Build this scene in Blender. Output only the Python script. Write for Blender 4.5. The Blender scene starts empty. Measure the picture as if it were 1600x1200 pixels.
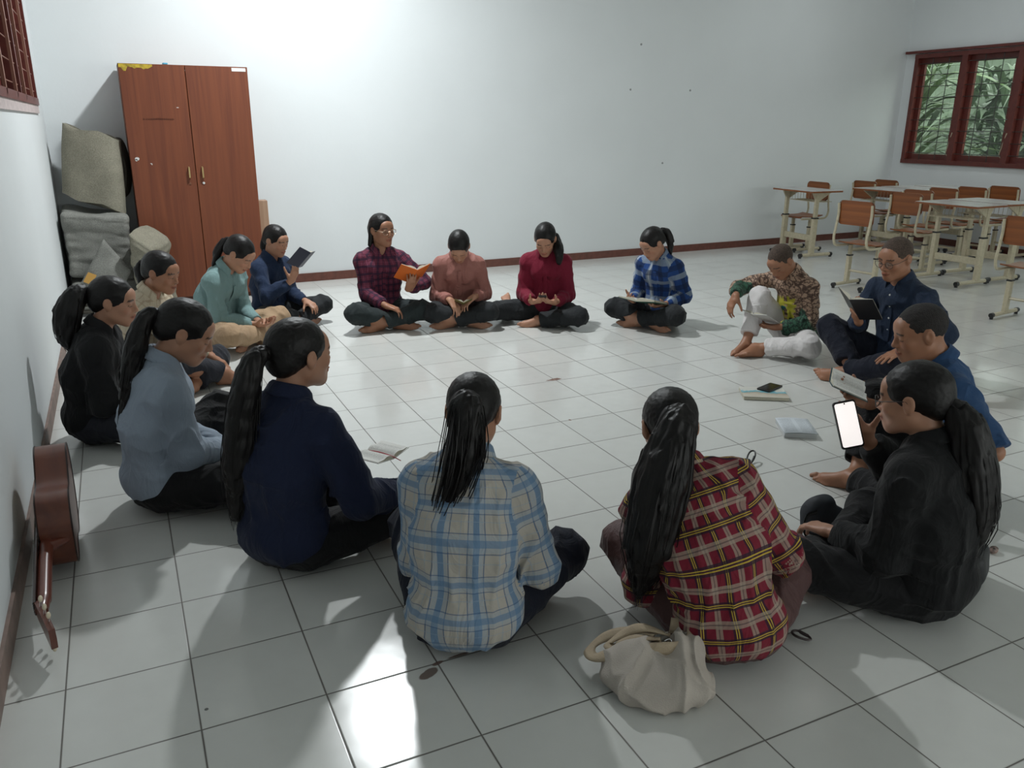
import bpy, math, random
import numpy as np
from mathutils import Vector, Matrix

# ---------------------------------------------------------------- camera, world, lights, exposure
SC = bpy.context.scene
COL = SC.collection
CAM = (-1.0234, -5.9515, 1.5388)
YAW, PITCH, ROLL = 0.445903, 0.309999, -0.005471

def setup_camera():
    cam = bpy.data.objects.new('camera', bpy.data.cameras.new('camera'))
    COL.objects.link(cam)
    fw = Vector((math.sin(YAW)*math.cos(PITCH), math.cos(YAW)*math.cos(PITCH), -math.sin(PITCH)))
    rt0 = Vector((math.cos(YAW), -math.sin(YAW), 0))
    up0 = rt0.cross(fw)
    cr, sr = math.cos(ROLL), math.sin(ROLL)
    rt = rt0*cr - up0*sr
    up = rt0*sr + up0*cr
    m = Matrix((rt, up, -fw)).transposed().to_4x4()
    m.translation = Vector(CAM)
    cam.matrix_world = m
    cam.data.sensor_width = 36.0
    cam.data.lens = 36.0*1266.2/1600.0
    cam.data.clip_start = 0.05
    cam.data.clip_end = 200
    SC.camera = cam
setup_camera()

SC.view_settings.view_transform = 'Standard'
SC.view_settings.look = 'None'
SC.view_settings.gamma = 1.0
SC.view_settings.use_curve_mapping = False
SC.view_settings.exposure = 0.90

world = bpy.data.worlds.new('world'); SC.world = world
world.use_nodes = True
_n = world.node_tree.nodes; _l = world.node_tree.links
_bg = _n['Background']
_sky = _n.new('ShaderNodeTexSky'); _sky.sky_type = 'HOSEK_WILKIE'; _sky.turbidity = 6.0
_sky.sun_direction = Vector((0.3, -0.5, 0.8)).normalized()
_mx = _n.new('ShaderNodeMixRGB'); _mx.inputs['Fac'].default_value = 0.8
_l.new(_sky.outputs['Color'], _mx.inputs['Color1']); _mx.inputs['Color2'].default_value = (0.96, 1.0, 0.96, 1)
_l.new(_mx.outputs['Color'], _bg.inputs['Color']); _bg.inputs['Strength'].default_value = 2.9

LAMP = Vector((0.72, 0.45, 3.93))
FILL_LAMP = Vector((7.0, 0.7, 3.93))  # added weak fill lamp, unseen, brightens the right-hand walls
def lamp_light(where, watts):
    L = bpy.data.lights.new('lamp_or_fill_light', 'AREA'); L.shape = 'DISK'; L.size = 0.20
    L.energy = watts; L.color = (0.94, 0.985, 1.0)
    o = bpy.data.objects.new('lamp_or_fill_light', L); COL.objects.link(o)
    o.location = where
lamp_light(LAMP, 84)
lamp_light(FILL_LAMP, 8.5)
def portal(name, loc, rot, sx, sy):
    """marks a window opening for the sky light (gives off nothing itself)"""
    L = bpy.data.lights.new(name, 'AREA'); L.shape = 'RECTANGLE'; L.size = sx; L.size_y = sy; L.cycles.is_portal = True
    o = bpy.data.objects.new(name, L); COL.objects.link(o); o.location = loc; o.rotation_euler = rot
for _i, (_a, _b) in enumerate(((-0.60, 2.43), (-4.6, -1.5), (-8.3, -5.4))):
    portal('window_opening', (9.30, (_a+_b)/2, 1.76), (0, math.radians(90), 0), 1.44, _b-_a)
portal('window_opening', (5.6, -9.2, 1.75), (math.radians(90), 0, 0), 4.4, 1.5)
portal('door_opening', (1.5, -9.2, 1.1), (math.radians(90), 0, 0), 1.2, 2.2)
# ---------------------------------------------------------------- tagging and small mesh helpers
def tag(o, label=None, cat=None, group=None, kind=None):
    if label: o['label'] = label
    if cat: o['category'] = cat
    if group: o['group'] = group
    if kind: o['kind'] = kind
    return o
def link(o, parent=None):
    COL.objects.link(o)
    if parent is not None: o.parent = parent
    return o
def empty(name, loc=(0, 0, 0), rz=0.0, parent=None):
    o = bpy.data.objects.new(name, None); o.empty_display_size = 0.1
    link(o, parent); o.location = loc; o.rotation_euler = (0, 0, rz)
    return o
def A3(*a): return np.array(a, dtype=float)
def unit(v):
    v = np.asarray(v, float); n = np.linalg.norm(v)
    return v/n if n > 1e-9 else v
class MB:
    """collects verts and faces; several material slots by face"""
    def __init__(s): s.v = []; s.f = []; s.m = []; s.uv = {}
    def add(s, vs, fs, mi=0):
        b = len(s.v); s.v += [tuple(map(float, p)) for p in vs]
        s.f += [tuple(i+b for i in f) for f in fs]; s.m += [mi]*len(fs)
    def box(s, c, h, mi=0, M=None, bev=0.0):
        c = np.array(c, float); h = np.array(h, float)
        if bev <= 0:
            vs = [c+h*np.array(q) for q in ((-1,-1,-1),(1,-1,-1),(1,1,-1),(-1,1,-1),(-1,-1,1),(1,-1,1),(1,1,1),(-1,1,1))]
            fs = [(3,2,1,0),(4,5,6,7),(0,1,5,4),(1,2,6,5),(2,3,7,6),(3,0,4,7)]
        else:
            bev = min(bev, min(h)*0.49); vs = []; fs = []
            idx = {}
            for sx in (-1,1):
                for sy in (-1,1):
                    for sz in (-1,1):
                        for ax in range(3):
                            q = h - bev; q = q.copy(); q[ax] = h[ax]
                            idx[(sx,sy,sz,ax)] = len(vs); vs.append(c+q*np.array((sx,sy,sz)))
            def F(*k): fs.append(tuple(idx[i] for i in k))
            for ax in range(3):
                o1, o2 = (ax+1) % 3, (ax+2) % 3
                for sg in (-1, 1):
                    def key(a, b):
                        t = [0,0,0]; t[ax] = sg; t[o1] = a; t[o2] = b; return (*t, ax)
                    q = [key(-1,-1), key(1,-1), key(1,1), key(-1,1)]
                    F(*(q if sg > 0 else q[::-1]))
                for a in (-1,1):
                    for b in (-1,1):
                        # edge running along ax between faces o1 (sign a) and o2 (sign b)
                        def k2(t, face):
                            z = [0,0,0]; z[ax] = t; z[o1] = a; z[o2] = b; return (*z, face)
                        q = [k2(-1,o1), k2(1,o1), k2(1,o2), k2(-1,o2)]
                        F(*(q if a*b < 0 else q[::-1]))
            for sx in (-1,1):
                for sy in (-1,1):
                    for sz in (-1,1):
                        q = [(sx,sy,sz,0),(sx,sy,sz,1),(sx,sy,sz,2)]
                        F(*(q if sx*sy*sz > 0 else q[::-1]))
        if M is not None: vs = [np.array(M @ Vector(v)) for v in vs]
        s.add(vs, fs, mi)
    def tube(s, pts, r, n=8, mi=0, cap=True, closed=False, up=None, flat=1.0):
        P = [np.array(p, float) for p in pts]; N = len(P)
        rr = r if hasattr(r, '__len__') else [r]*N
        rings = []; prev = None
        for i in range(N):
            if closed: t = unit(P[(i+1) % N]-P[i-1])
            else: t = unit(P[min(i+1, N-1)]-P[max(i-1, 0)])
            if prev is None:
                a = np.array(up, float) if up is not None else (A3(0,0,1) if abs(t[2]) < 0.9 else A3(1,0,0))
            else: a = prev
            x = unit(a-t*np.dot(a, t)); prev = x; y = np.cross(t, x)
            rings.append([P[i]+(x*math.cos(2*math.pi*k/n)*flat+y*math.sin(2*math.pi*k/n))*rr[i] for k in range(n)])
        vs = [p for rg in rings for p in rg]; fs = []
        for i in range(N if closed else N-1):
            j = (i+1) % N
            for k in range(n):
                k2 = (k+1) % n
                fs.append((i*n+k, i*n+k2, j*n+k2, j*n+k))
        if cap and not closed:
            fs.append(tuple(range(n))[::-1]); fs.append(tuple((N-1)*n+k for k in range(n)))
        s.add(vs, fs, mi)
    def grid(s, rows, mi=0, closed=False):
        n = len(rows[0]); vs = [p for r in rows for p in r]; fs = []
        for i in range(len(rows)-1):
            for k in range(n if closed else n-1):
                k2 = (k+1) % n
                fs.append((i*n+k, i*n+k2, (i+1)*n+k2, (i+1)*n+k))
        s.add(vs, fs, mi)
    def prism(s, poly, z0, z1, mi=0, M=None):
        n = len(poly)
        vs = [(p[0], p[1], z0) for p in poly]+[(p[0], p[1], z1) for p in poly]
        fs = [tuple(range(n))[::-1], tuple(range(n, 2*n))]+[(i, (i+1) % n, n+(i+1) % n, n+i) for i in range(n)]
        if M is not None: vs = [tuple(M @ Vector(v)) for v in vs]
        s.add(vs, fs, mi)
    def build(s, name, mats, parent=None, smooth=True, loc=None, rot=None, ang=0.7):
        me = bpy.data.meshes.new(name); me.from_pydata(s.v, [], s.f)
        if not isinstance(mats, (list, tuple)): mats = [mats]
        for m in mats: me.materials.append(m)
        if len(mats) > 1: me.polygons.foreach_set('material_index', s.m)
        me.validate()
        if smooth:
            me.polygons.foreach_set('use_smooth', [True]*len(me.polygons))
            try: me.set_sharp_from_angle(angle=ang)
            except Exception: pass
        me.update()
        o = bpy.data.objects.new(name, me); link(o, parent)
        if loc is not None: o.location = loc
        if rot is not None: o.rotation_euler = rot
        return o
def catmull(P, n=6):
    P = [np.array(p, float) for p in P]; out = []
    Q = [2*P[0]-P[1]]+P+[2*P[-1]-P[-2]]
    for i in range(1, len(Q)-2):
        for k in range(n):
            t = k/n
            out.append(0.5*((2*Q[i])+(-Q[i-1]+Q[i+1])*t+(2*Q[i-1]-5*Q[i]+4*Q[i+1]-Q[i+2])*t*t+(-Q[i-1]+3*Q[i]-3*Q[i+1]+Q[i+2])*t**3))
    out.append(P[-1]); return out

# ---------------------------------------------------------------- materials
def new_mat(name):
    m = bpy.data.materials.new(name); m.use_nodes = True
    return m, m.node_tree.nodes, m.node_tree.links, m.node_tree.nodes['Principled BSDF']
def mat(name, col, rough=0.6, metal=0.0, spec=0.5, noise=None, bump=None, coat=0.0, sheen=0.0, coords='Object'):
    """noise=(scale, amount) colour mottling; bump=(scale, strength)"""
    m, n, l, b = new_mat(name)
    b.inputs['Base Color'].default_value = (*col, 1); b.inputs['Roughness'].default_value = rough
    b.inputs['Metallic'].default_value = metal; b.inputs['Specular IOR Level'].default_value = spec
    b.inputs['Coat Weight'].default_value = coat; b.inputs['Sheen Weight'].default_value = sheen
    tc = n.new('ShaderNodeTexCoord')
    if noise:
        t = n.new('ShaderNodeTexNoise'); t.inputs['Scale'].default_value = noise[0]; t.inputs['Detail'].default_value = 6
        l.new(tc.outputs[coords], t.inputs['Vector'])
        r = n.new('ShaderNodeMapRange'); r.inputs['From Min'].default_value = 0.3; r.inputs['From Max'].default_value = 0.7
        r.inputs['To Min'].default_value = 1-noise[1]; r.inputs['To Max'].default_value = 1+noise[1]*0.5
        l.new(t.outputs['Fac'], r.inputs['Value'])
        mx = n.new('ShaderNodeVectorMath'); mx.operation = 'SCALE'; mx.inputs[0].default_value = col
        l.new(r.outputs['Result'], mx.inputs['Scale']); l.new(mx.outputs['Vector'], b.inputs['Base Color'])
    if bump:
        t2 = n.new('ShaderNodeTexNoise'); t2.inputs['Scale'].default_value = bump[0]; t2.inputs['Detail'].default_value = 4
        l.new(tc.outputs[coords], t2.inputs['Vector'])
        bp = n.new('ShaderNodeBump'); bp.inputs['Strength'].default_value = bump[1]; bp.inputs['Distance'].default_value = 0.01
        l.new(t2.outputs['Fac'], bp.inputs['Height']); l.new(bp.outputs['Normal'], b.inputs['Normal'])
    return m
def math_node(n, l, op, a, b=None, c=None):
    q = n.new('ShaderNodeMath'); q.operation = op
    for i, x in enumerate((a, b, c)):
        if x is None: continue
        if isinstance(x, (int, float)): q.inputs[i].default_value = x
        else: l.new(x, q.inputs[i])
    return q.outputs[0]
def plaid(name, base, warp, weft, pu, pv, rough=0.85, off=(0, 0), weave=0.10):
    """base colour; warp/weft = [(centre, half width, colour, alpha)] in fractions of the period (pu, pv metres)"""
    m, n, l, b = new_mat(name)
    b.inputs['Roughness'].default_value = rough; b.inputs['Specular IOR Level'].default_value = 0.25
    b.inputs['Sheen Weight'].default_value = 0.05
    uv = n.new('ShaderNodeUVMap'); uv.uv_map = 'cloth'
    sp = n.new('ShaderNodeSeparateXYZ'); l.new(uv.outputs['UV'], sp.inputs[0])
    fu = math_node(n, l, 'FRACT', math_node(n, l, 'ADD', math_node(n, l, 'DIVIDE', sp.outputs['X'], pu), 50.0+off[0]))
    fv = math_node(n, l, 'FRACT', math_node(n, l, 'ADD', math_node(n, l, 'DIVIDE', sp.outputs['Y'], pv), 50.0+off[1]))
    cur = None
    items = [(fu, *s) for s in warp]+[(fv, *s) for s in weft]
    items.sort(key=lambda s: s[5] if len(s) > 5 else 0)
    for s in items:
        f, c, w, colr, al = s[:5]
        k = math_node(n, l, 'MULTIPLY', math_node(n, l, 'COMPARE', f, c, w), al)
        mx = n.new('ShaderNodeMix'); mx.data_type = 'RGBA'; l.new(k, mx.inputs[0])
        if cur is None: mx.inputs[6].default_value = (*base, 1)
        else: l.new(cur, mx.inputs[6])
        mx.inputs[7].default_value = (*colr, 1); cur = mx.outputs[2]
    if cur is None: b.inputs['Base Color'].default_value = (*base, 1)
    else: l.new(cur, b.inputs['Base Color'])
    t2 = n.new('ShaderNodeTexNoise'); t2.inputs['Scale'].default_value = 60; t2.inputs['Detail'].default_value = 3
    tc = n.new('ShaderNodeTexCoord'); l.new(tc.outputs['Object'], t2.inputs['Vector'])
    bp = n.new('ShaderNodeBump'); bp.inputs['Strength'].default_value = weave; bp.inputs['Distance'].default_value = 0.01
    l.new(t2.outputs['Fac'], bp.inputs['Height'])
    t3 = n.new('ShaderNodeTexNoise'); t3.inputs['Scale'].default_value = 11; t3.inputs['Detail'].default_value = 3; t3.inputs['Distortion'].default_value = 1.2
    mp3 = n.new('ShaderNodeMapping'); mp3.inputs['Scale'].default_value = (1, 1, 0.5); l.new(tc.outputs['Object'], mp3.inputs['Vector']); l.new(mp3.outputs[0], t3.inputs['Vector'])
    rg = math_node(n, l, 'MULTIPLY', math_node(n, l, 'ABSOLUTE', math_node(n, l, 'SUBTRACT', t3.outputs['Fac'], 0.5)), 3.0)
    bq = n.new('ShaderNodeBump'); bq.inputs['Strength'].default_value = 0.30; bq.inputs['Distance'].default_value = 0.02; bq.invert = True
    l.new(rg, bq.inputs['Height']); l.new(bq.outputs['Normal'], bp.inputs['Normal']); l.new(bp.outputs['Normal'], b.inputs['Normal'])
    return m

# ---------------------------------------------------------------- signed distance modelling (all bodies, clothes, bags)
_rng = np.random.RandomState(7)
_NT = _rng.rand(32, 32, 32).astype(np.float32)*2-1
def vnoise(P):
    Pf = np.floor(P); f = (P-Pf).astype(np.float32); f = f*f*(3-2*f); i = Pf.astype(np.int32)
    x0, y0, z0 = i[..., 0] & 31, i[..., 1] & 31, i[..., 2] & 31
    x1, y1, z1 = (x0+1) & 31, (y0+1) & 31, (z0+1) & 31
    fx, fy, fz = f[..., 0], f[..., 1], f[..., 2]
    a = _NT[x0, y0, z0]*(1-fx)+_NT[x1, y0, z0]*fx
    b = _NT[x0, y1, z0]*(1-fx)+_NT[x1, y1, z0]*fx
    c = _NT[x0, y0, z1]*(1-fx)+_NT[x1, y0, z1]*fx
    d = _NT[x0, y1, z1]*(1-fx)+_NT[x1, y1, z1]*fx
    a = a*(1-fy)+b*fy; c = c*(1-fy)+d*fy
    return a*(1-fz)+c*fz
def cone(a, b, ra, rb, k=0.02, sq=None, op='u'):
    a = np.array(a, float); b = np.array(b, float); ba = b-a; L2 = max(float(ba@ba), 1e-12)
    if sq is not None: ax, fac = unit(sq[0]), 1.0/sq[1]-1.0
    def f(P):
        q = P-a; t = np.clip((q@ba)/L2, 0, 1)
        q = q-t[..., None]*ba
        if sq is not None: q = q+((q@ax)*fac)[..., None]*ax
        return np.sqrt((q*q).sum(-1))-(ra+(rb-ra)*t)
    ext = max(ra, rb)*(max(1.0, sq[1]) if sq is not None else 1.0)
    return (f, np.minimum(a, b)-ext, np.maximum(a, b)+ext, k, op)
def ell(c, rad, R=None, k=0.02, op='u'):
    c = np.array(c, float); rad = np.array(rad, float); R = np.eye(3) if R is None else np.array(R, float)
    def f(P):
        q = (P-c)@R.T; k0 = np.sqrt(((q/rad)**2).sum(-1)); k1 = np.sqrt(((q/(rad*rad))**2).sum(-1))
        return k0*(k0-1.0)/np.maximum(k1, 1e-6)
    m = rad.max()
    return (f, c-m, c+m, k, op)
def rbox(c, half, r, R=None, k=0.02, op='u'):
    c = np.array(c, float); half = np.array(half, float)-r; R = np.eye(3) if R is None else np.array(R, float)
    def f(P):
        q = np.abs((P-c)@R.T)-half
        return np.sqrt((np.maximum(q, 0)**2).sum(-1))+np.minimum(q.max(-1), 0)-r
    m = np.linalg.norm(half)+r
    return (f, c-m, c+m, k, op)
def plane(n, d, k=0.005):
    """keeps the side n.p > d"""
    n = unit(n)
    return (lambda P: d-(P@n), A3(-9, -9, -9), A3(9, 9, 9), k, 'i')
def smin(a, b, k):
    h = np.maximum(k-np.abs(a-b), 0)/k
    return np.minimum(a, b)-h*h*k*0.25
def evalf(prims, P, disp=None):
    d = np.full(P.shape[:-1], 1.0)
    for f, lo, hi, k, op in prims:
        e = f(P)
        if op == 'u': d = smin(d, e, k)
        elif op == 's': d = -smin(-d, e, k)
        else: d = -smin(-d, -e, k)
    if disp is not None: d = d+disp(P)
    return d
def sdf_mesh(prims, h, disp=None):
    lo = np.min([p[1] for p in prims if p[4] == 'u'], 0)-4*h-0.012; hi = np.max([p[2] for p in prims if p[4] == 'u'], 0)+4*h+0.012
    B = 8; nb = np.ceil((hi-lo)/h/B).astype(int)
    ii = np.stack(np.meshgrid(*[np.arange(q) for q in nb], indexing='ij'), -1).reshape(-1, 3)
    cen = lo+(ii*B+(B-1)/2)*h; hd = B*h*0.5*1.7321
    dc = np.full(len(cen), 1.0); pd = []
    for f, l_, h_, k, op in prims:
        e = f(cen); pd.append(e)
        if op == 'u': dc = smin(dc, e, k)
        elif op == 's': dc = -smin(-dc, e, k)
        else: dc = -smin(-dc, -e, k)
    act = np.abs(dc) < hd*1.5+0.02
    D = np.repeat(np.where(dc < 0, -1.0, 1.0)[:, None], B**3, 1).astype(np.float32)
    ia = np.where(act)[0]
    off = np.stack(np.meshgrid(*[np.arange(B)]*3, indexing='ij'), -1).reshape(-1, 3)*h
    base = lo+ii[ia]*B*h
    F = np.full((len(ia), B**3), 1.0, np.float32)
    da = dc[ia]
    for (f, l_, h_, k, op), e in zip(prims, pd):
        ea = e[ia]
        if op == 'u': sel = ea < np.maximum(da, 0)+2.2*hd+k
        elif op == 's': sel = ea < 1.6*hd+k
        else: sel = ea > -(1.6*hd+k)
        sel = np.where(sel)[0]
        if len(sel) == 0: continue
        for c0 in range(0, len(sel), 600):
            s = sel[c0:c0+600]
            P = base[s][:, None, :]+off[None]
            v = f(P)
            if op == 'u': F[s] = smin(F[s], v, k)
            elif op == 's': F[s] = -smin(-F[s], v, k)
            else: F[s] = -smin(-F[s], -v, k)
    if disp is not None:
        for c0 in range(0, len(ia), 600):
            P = base[c0:c0+600][:, None, :]+off[None]
            F[c0:c0+600] += disp(P)
    D[ia] = F
    G = D.reshape(nb[0], nb[1], nb[2], B, B, B).transpose(0, 3, 1, 4, 2, 5).reshape(nb[0]*B, nb[1]*B, nb[2]*B)
    return surfnets(G, lo, h)
def surfnets(G, lo, h):
    n0, n1, n2 = G.shape; S = G < 0
    acc_i = []; acc_p = []; quads = []
    def cid(i, j, k): return (i*n1+j)*n2+k
    for ax in range(3):
        sl0 = [slice(1, -1)]*3; sl1 = [slice(1, -1)]*3
        sl0[ax] = slice(1, -2); sl1[ax] = slice(2, -1)
        s0 = S[tuple(sl0)]; s1 = S[tuple(sl1)]
        idx = np.argwhere(s0 != s1)+1
        if len(idx) == 0: continue
        d0 = G[idx[:, 0], idx[:, 1], idx[:, 2]]
        id2 = idx.copy(); id2[:, ax] += 1
        d1 = G[id2[:, 0], id2[:, 1], id2[:, 2]]
        t = d0/(d0-d1); p = idx.astype(float); p[:, ax] += t
        o1, o2 = (ax+1) % 3, (ax+2) % 3
        cs = []
        for a, b in ((1, 1), (0, 1), (0, 0), (1, 0)):
            c = idx.copy(); c[:, o1] -= a; c[:, o2] -= b
            q = cid(c[:, 0], c[:, 1], c[:, 2]); cs.append(q); acc_i.append(q); acc_p.append(p)
        Q = np.stack(cs, 1); ins = S[idx[:, 0], idx[:, 1], idx[:, 2]]
        Q[~ins] = Q[~ins][:, ::-1]
        quads.append(Q)
    I = np.concatenate(acc_i); Pp = np.concatenate(acc_p); Q = np.concatenate(quads)
    u, inv = np.unique(I, return_inverse=True); inv = inv.ravel()
    cnt = np.bincount(inv); V = np.stack([np.bincount(inv, Pp[:, a])/cnt for a in range(3)], 1)
    F = np.searchsorted(u, Q)
    return lo+V*h, F
def relax(V, F, it=1, w=0.5):
    for _ in range(it):
        s = np.zeros_like(V); c = np.zeros(len(V))
        for a in range(4):
            b = (a+1) % 4
            for x, y in ((F[:, a], F[:, b]), (F[:, b], F[:, a])):
                for d in range(3): s[:, d] += np.bincount(x, V[y, d], minlength=len(V))
                c += np.bincount(x, minlength=len(V))
        V = V*(1-w)+s/np.maximum(c, 1)[:, None]*w
    return V
def np_mesh(name, V, F, mats, parent=None, colors=None, uv=None, mi=None):
    me = bpy.data.meshes.new(name); nf, k = F.shape
    me.vertices.add(len(V)); me.vertices.foreach_set('co', V.astype(np.float32).ravel())
    me.loops.add(nf*k); me.loops.foreach_set('vertex_index', F.astype(np.int32).ravel())
    me.polygons.add(nf); me.polygons.foreach_set('loop_start', (np.arange(nf)*k).astype(np.int32))
    try: me.polygons.foreach_set('loop_total', np.full(nf, k, np.int32))
    except Exception: pass
    me.polygons.foreach_set('use_smooth', np.ones(nf, bool))
    if not isinstance(mats, (list, tuple)): mats = [mats]
    for m in mats: me.materials.append(m)
    if mi is not None: me.polygons.foreach_set('material_index', mi.astype(np.int32))
    me.update(calc_edges=True)
    if colors is not None:
        at = me.color_attributes.new('col', 'FLOAT_COLOR', 'POINT')
        c4 = np.ones((len(V), 4), np.float32); c4[:, :3] = colors; at.data.foreach_set('color', c4.ravel())
    if uv is not None:
        ul = me.uv_layers.new(name='cloth'); ul.data.foreach_set('uv', uv.astype(np.float32).ravel())
    o = bpy.data.objects.new(name, me); link(o, parent)
    return o
# ---------------------------------------------------------------- people
def rot_axis(v, ax, ang):
    ax = unit(ax); v = np.asarray(v, float); c, s = math.cos(ang), math.sin(ang)
    return v*c+np.cross(ax, v)*s+ax*np.dot(ax, v)*(1-c)
def ik(S, W, la, lb, hint):
    """two-bone chain from S to W bending towards hint; returns the middle joint and the reached end"""
    S = np.array(S, float); W = np.array(W, float); d = W-S; D = np.linalg.norm(d)
    D2 = min(max(D, abs(la-lb)+0.02), (la+lb)*0.995); u = d/D
    W = S+u*D2; a = (la*la-lb*lb+D2*D2)/(2*D2); h = math.sqrt(max(la*la-a*a, 0))
    hv = np.array(hint, float); hv = unit(hv-u*np.dot(hv, u))
    return S+u*a+hv*h, W

def hand_prims(W, D, N, right, sc, curl=0.5, spread=0.06, thumb=0.4, curls=None):
    D = unit(D); N = unit(np.asarray(N)-D*np.dot(N, D)); T = np.cross(D, N) if right else np.cross(N, D)
    pr = []; g = sc
    kn = [(0.027, 0.083), (0.009, 0.088), (-0.009, 0.084), (-0.026, 0.074)]
    wb = [0.016, 0.006, -0.005, -0.015]
    rad = [0.0088, 0.0092, 0.0086, 0.0076]
    ln = [(0.042, 0.025, 0.020), (0.046, 0.029, 0.021), (0.042, 0.026, 0.020), (0.034, 0.020, 0.018)]
    for i in range(4):
        a = W+(D*0.008+T*wb[i])*g; b = W+(D*kn[i][1]+T*kn[i][0])*g
        pr.append(cone(a, b, 0.0150*g, 0.0108*g, 0.016*g, sq=(N, 0.92)))
    pr.append(ell(W+(D*0.030+T*0.020+N*0.006)*g, A3(0.026, 0.026, 0.014)*g, k=0.018*g))
    for i in range(4):
        p = W+(D*kn[i][1]+T*kn[i][0])*g
        cu = curls[i] if curls else curl
        d = unit(D+T*spread*(1.5-i)); n = N.copy(); ax = np.cross(d, n)
        r = rad[i]*g
        for j, L in enumerate(ln[i]):
            a = cu*(0.75, 1.15, 0.75)[j]; d = rot_axis(d, ax, a)
            q = p+d*L*g; pr.append(cone(p, q, r, r*0.90, 0.010*g if j == 0 else 0.003)); p = q; r *= 0.90
    p = W+(D*0.018+T*0.020+N*0.004)*g
    d = unit(D*0.62+T*0.75+N*thumb); r = 0.0125*g
    for j, L in enumerate((0.042, 0.030, 0.026)):
        q = p+d*L*g; pr.append(cone(p, q, r, r*0.86, 0.016*g if j == 0 else 0.004)); p = q; r *= 0.86
        d = unit(d+D*0.25+N*thumb*0.35)
    return pr
def foot_prims(A, fd, sn, right, sc):
    fd = unit(fd); sn = unit(np.asarray(sn)-fd*np.dot(sn, fd)); M = np.cross(fd, sn) if right else np.cross(sn, fd); g = sc
    pr = [ell(A+(fd*-0.030+sn*0.040)*g, A3(0.033, 0.033, 0.033)*g, k=0.03*g),
          cone(A+(fd*-0.02+sn*0.035)*g, A+(fd*0.105+sn*0.050+M*0.022)*g, 0.026*g, 0.020*g, 0.03*g),
          cone(A+(fd*-0.02+sn*0.042)*g, A+(fd*0.095+sn*0.054-M*0.026)*g, 0.023*g, 0.015*g, 0.03*g),
          cone(A+(fd*0.01)*g, A+(fd*0.10+sn*0.042+M*0.010)*g, 0.028*g, 0.018*g, 0.03*g),
          ell(A-M*0.030*g+fd*0.004*g, A3(0.012, 0.012, 0.012)*g, k=0.012), ell(A+M*0.030*g+fd*0.006*g, A3(0.012, 0.012, 0.012)*g, k=0.012)]
    tw = [0.030, 0.010, -0.004, -0.017, -0.029]; tl = [0.040, 0.038, 0.034, 0.030, 0.024]; tr = [0.0125, 0.0085, 0.0080, 0.0078, 0.0078]
    for i in range(5):
        a = A+(fd*(0.115-0.010*max(i-0, 0)*0.9)+sn*0.052+M*tw[i])*g
        m_ = a+(fd*tl[i]*0.55-sn*0.004)*g; b = a+(fd*tl[i]+sn*0.004)*g
        pr.append(cone(a, m_, tr[i]*g, tr[i]*g, 0.008*g)); pr.append(cone(m_, b, tr[i]*g, tr[i]*0.9*g, 0.003))
    return pr

def head_frame(H, fwd, up):
    y = unit(fwd); z = unit(np.asarray(up)-y*np.dot(up, y)); x = np.cross(y, z)
    return np.array([x, y, z])   # rows
def head_prims(H, R, sc, male):
    g = sc
    def w(x, y, z): return H+(R[0]*x+R[1]*y+R[2]*z)*g
    def e(x, y, z, a, b, c, k=0.012, op='u'): return ell(w(x, y, z), A3(a, b, c)*g, R, k*g, op)
    def c(p, q, ra, rb, k=0.01, op='u'): return cone(w(*p), w(*q), ra*g, rb*g, k*g, None, op)
    jw = 1.06 if male else 1.0
    P = [e(0, -0.012, 0.030, 0.073, 0.092, 0.082, 0.02),
         e(0, 0.030, -0.030, 0.057*jw, 0.056, 0.070, 0.03),
         c((0.046*jw, 0.0, -0.050), (0.014, 0.064, -0.086), 0.018, 0.018, 0.03),
         c((-0.046*jw, 0.0, -0.050), (-0.014, 0.064, -0.086), 0.018, 0.018, 0.03),
         e(0, 0.071, -0.088, 0.019*jw, 0.014, 0.014, 0.02),
         e(0.036, 0.060, -0.020, 0.022, 0.020, 0.022, 0.02), e(-0.036, 0.060, -0.020, 0.022, 0.020, 0.022, 0.02),
         e(0, 0.070, 0.040, 0.046, 0.014, 0.026, 0.025),
         c((-0.036, 0.072, 0.021), (0.036, 0.072, 0.021), 0.010, 0.010, 0.014),
         c((0, 0.078, -0.050), (0, 0.078, -0.066), 0.020, 0.016, 0.02),
         # eye hollows and lids
         e(0.031, 0.096, 0.003, 0.017, 0.014, 0.011, 0.012, 's'), e(-0.031, 0.096, 0.003, 0.017, 0.014, 0.011, 0.012, 's'),
         e(0.031, 0.075, 0.003, 0.0150, 0.0125, 0.0105, 0.004), e(-0.031, 0.075, 0.003, 0.0150, 0.0125, 0.0105, 0.004),
         # nose
         c((0, 0.080, 0.018), (0, 0.100, -0.020), 0.0065, 0.0092, 0.012),
         e(0, 0.101, -0.024, 0.0105, 0.0100, 0.0090, 0.007),
         e(0.0125, 0.092, -0.028, 0.0080, 0.0090, 0.0068, 0.006), e(-0.0125, 0.092, -0.028, 0.0080, 0.0090, 0.0068, 0.006),
         # lips
         e(0, 0.0935, -0.0515, 0.0230, 0.0080, 0.0050, 0.004), e(0, 0.0920, -0.0610, 0.0200, 0.0085, 0.0060, 0.003),
         e(0, 0.102, -0.0562, 0.0240, 0.0060, 0.0012, 0.002, 's')]
    for s in (1, -1):
        P += [e(s*0.073, -0.006, -0.004, 0.0085, 0.0175, 0.030, 0.006), e(s*0.080, -0.010, 0.002, 0.0055, 0.0180, 0.026, 0.004),
              e(s*0.086, -0.004, 0.004, 0.0060, 0.0100, 0.016, 0.003, 's')]
    return P
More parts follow.
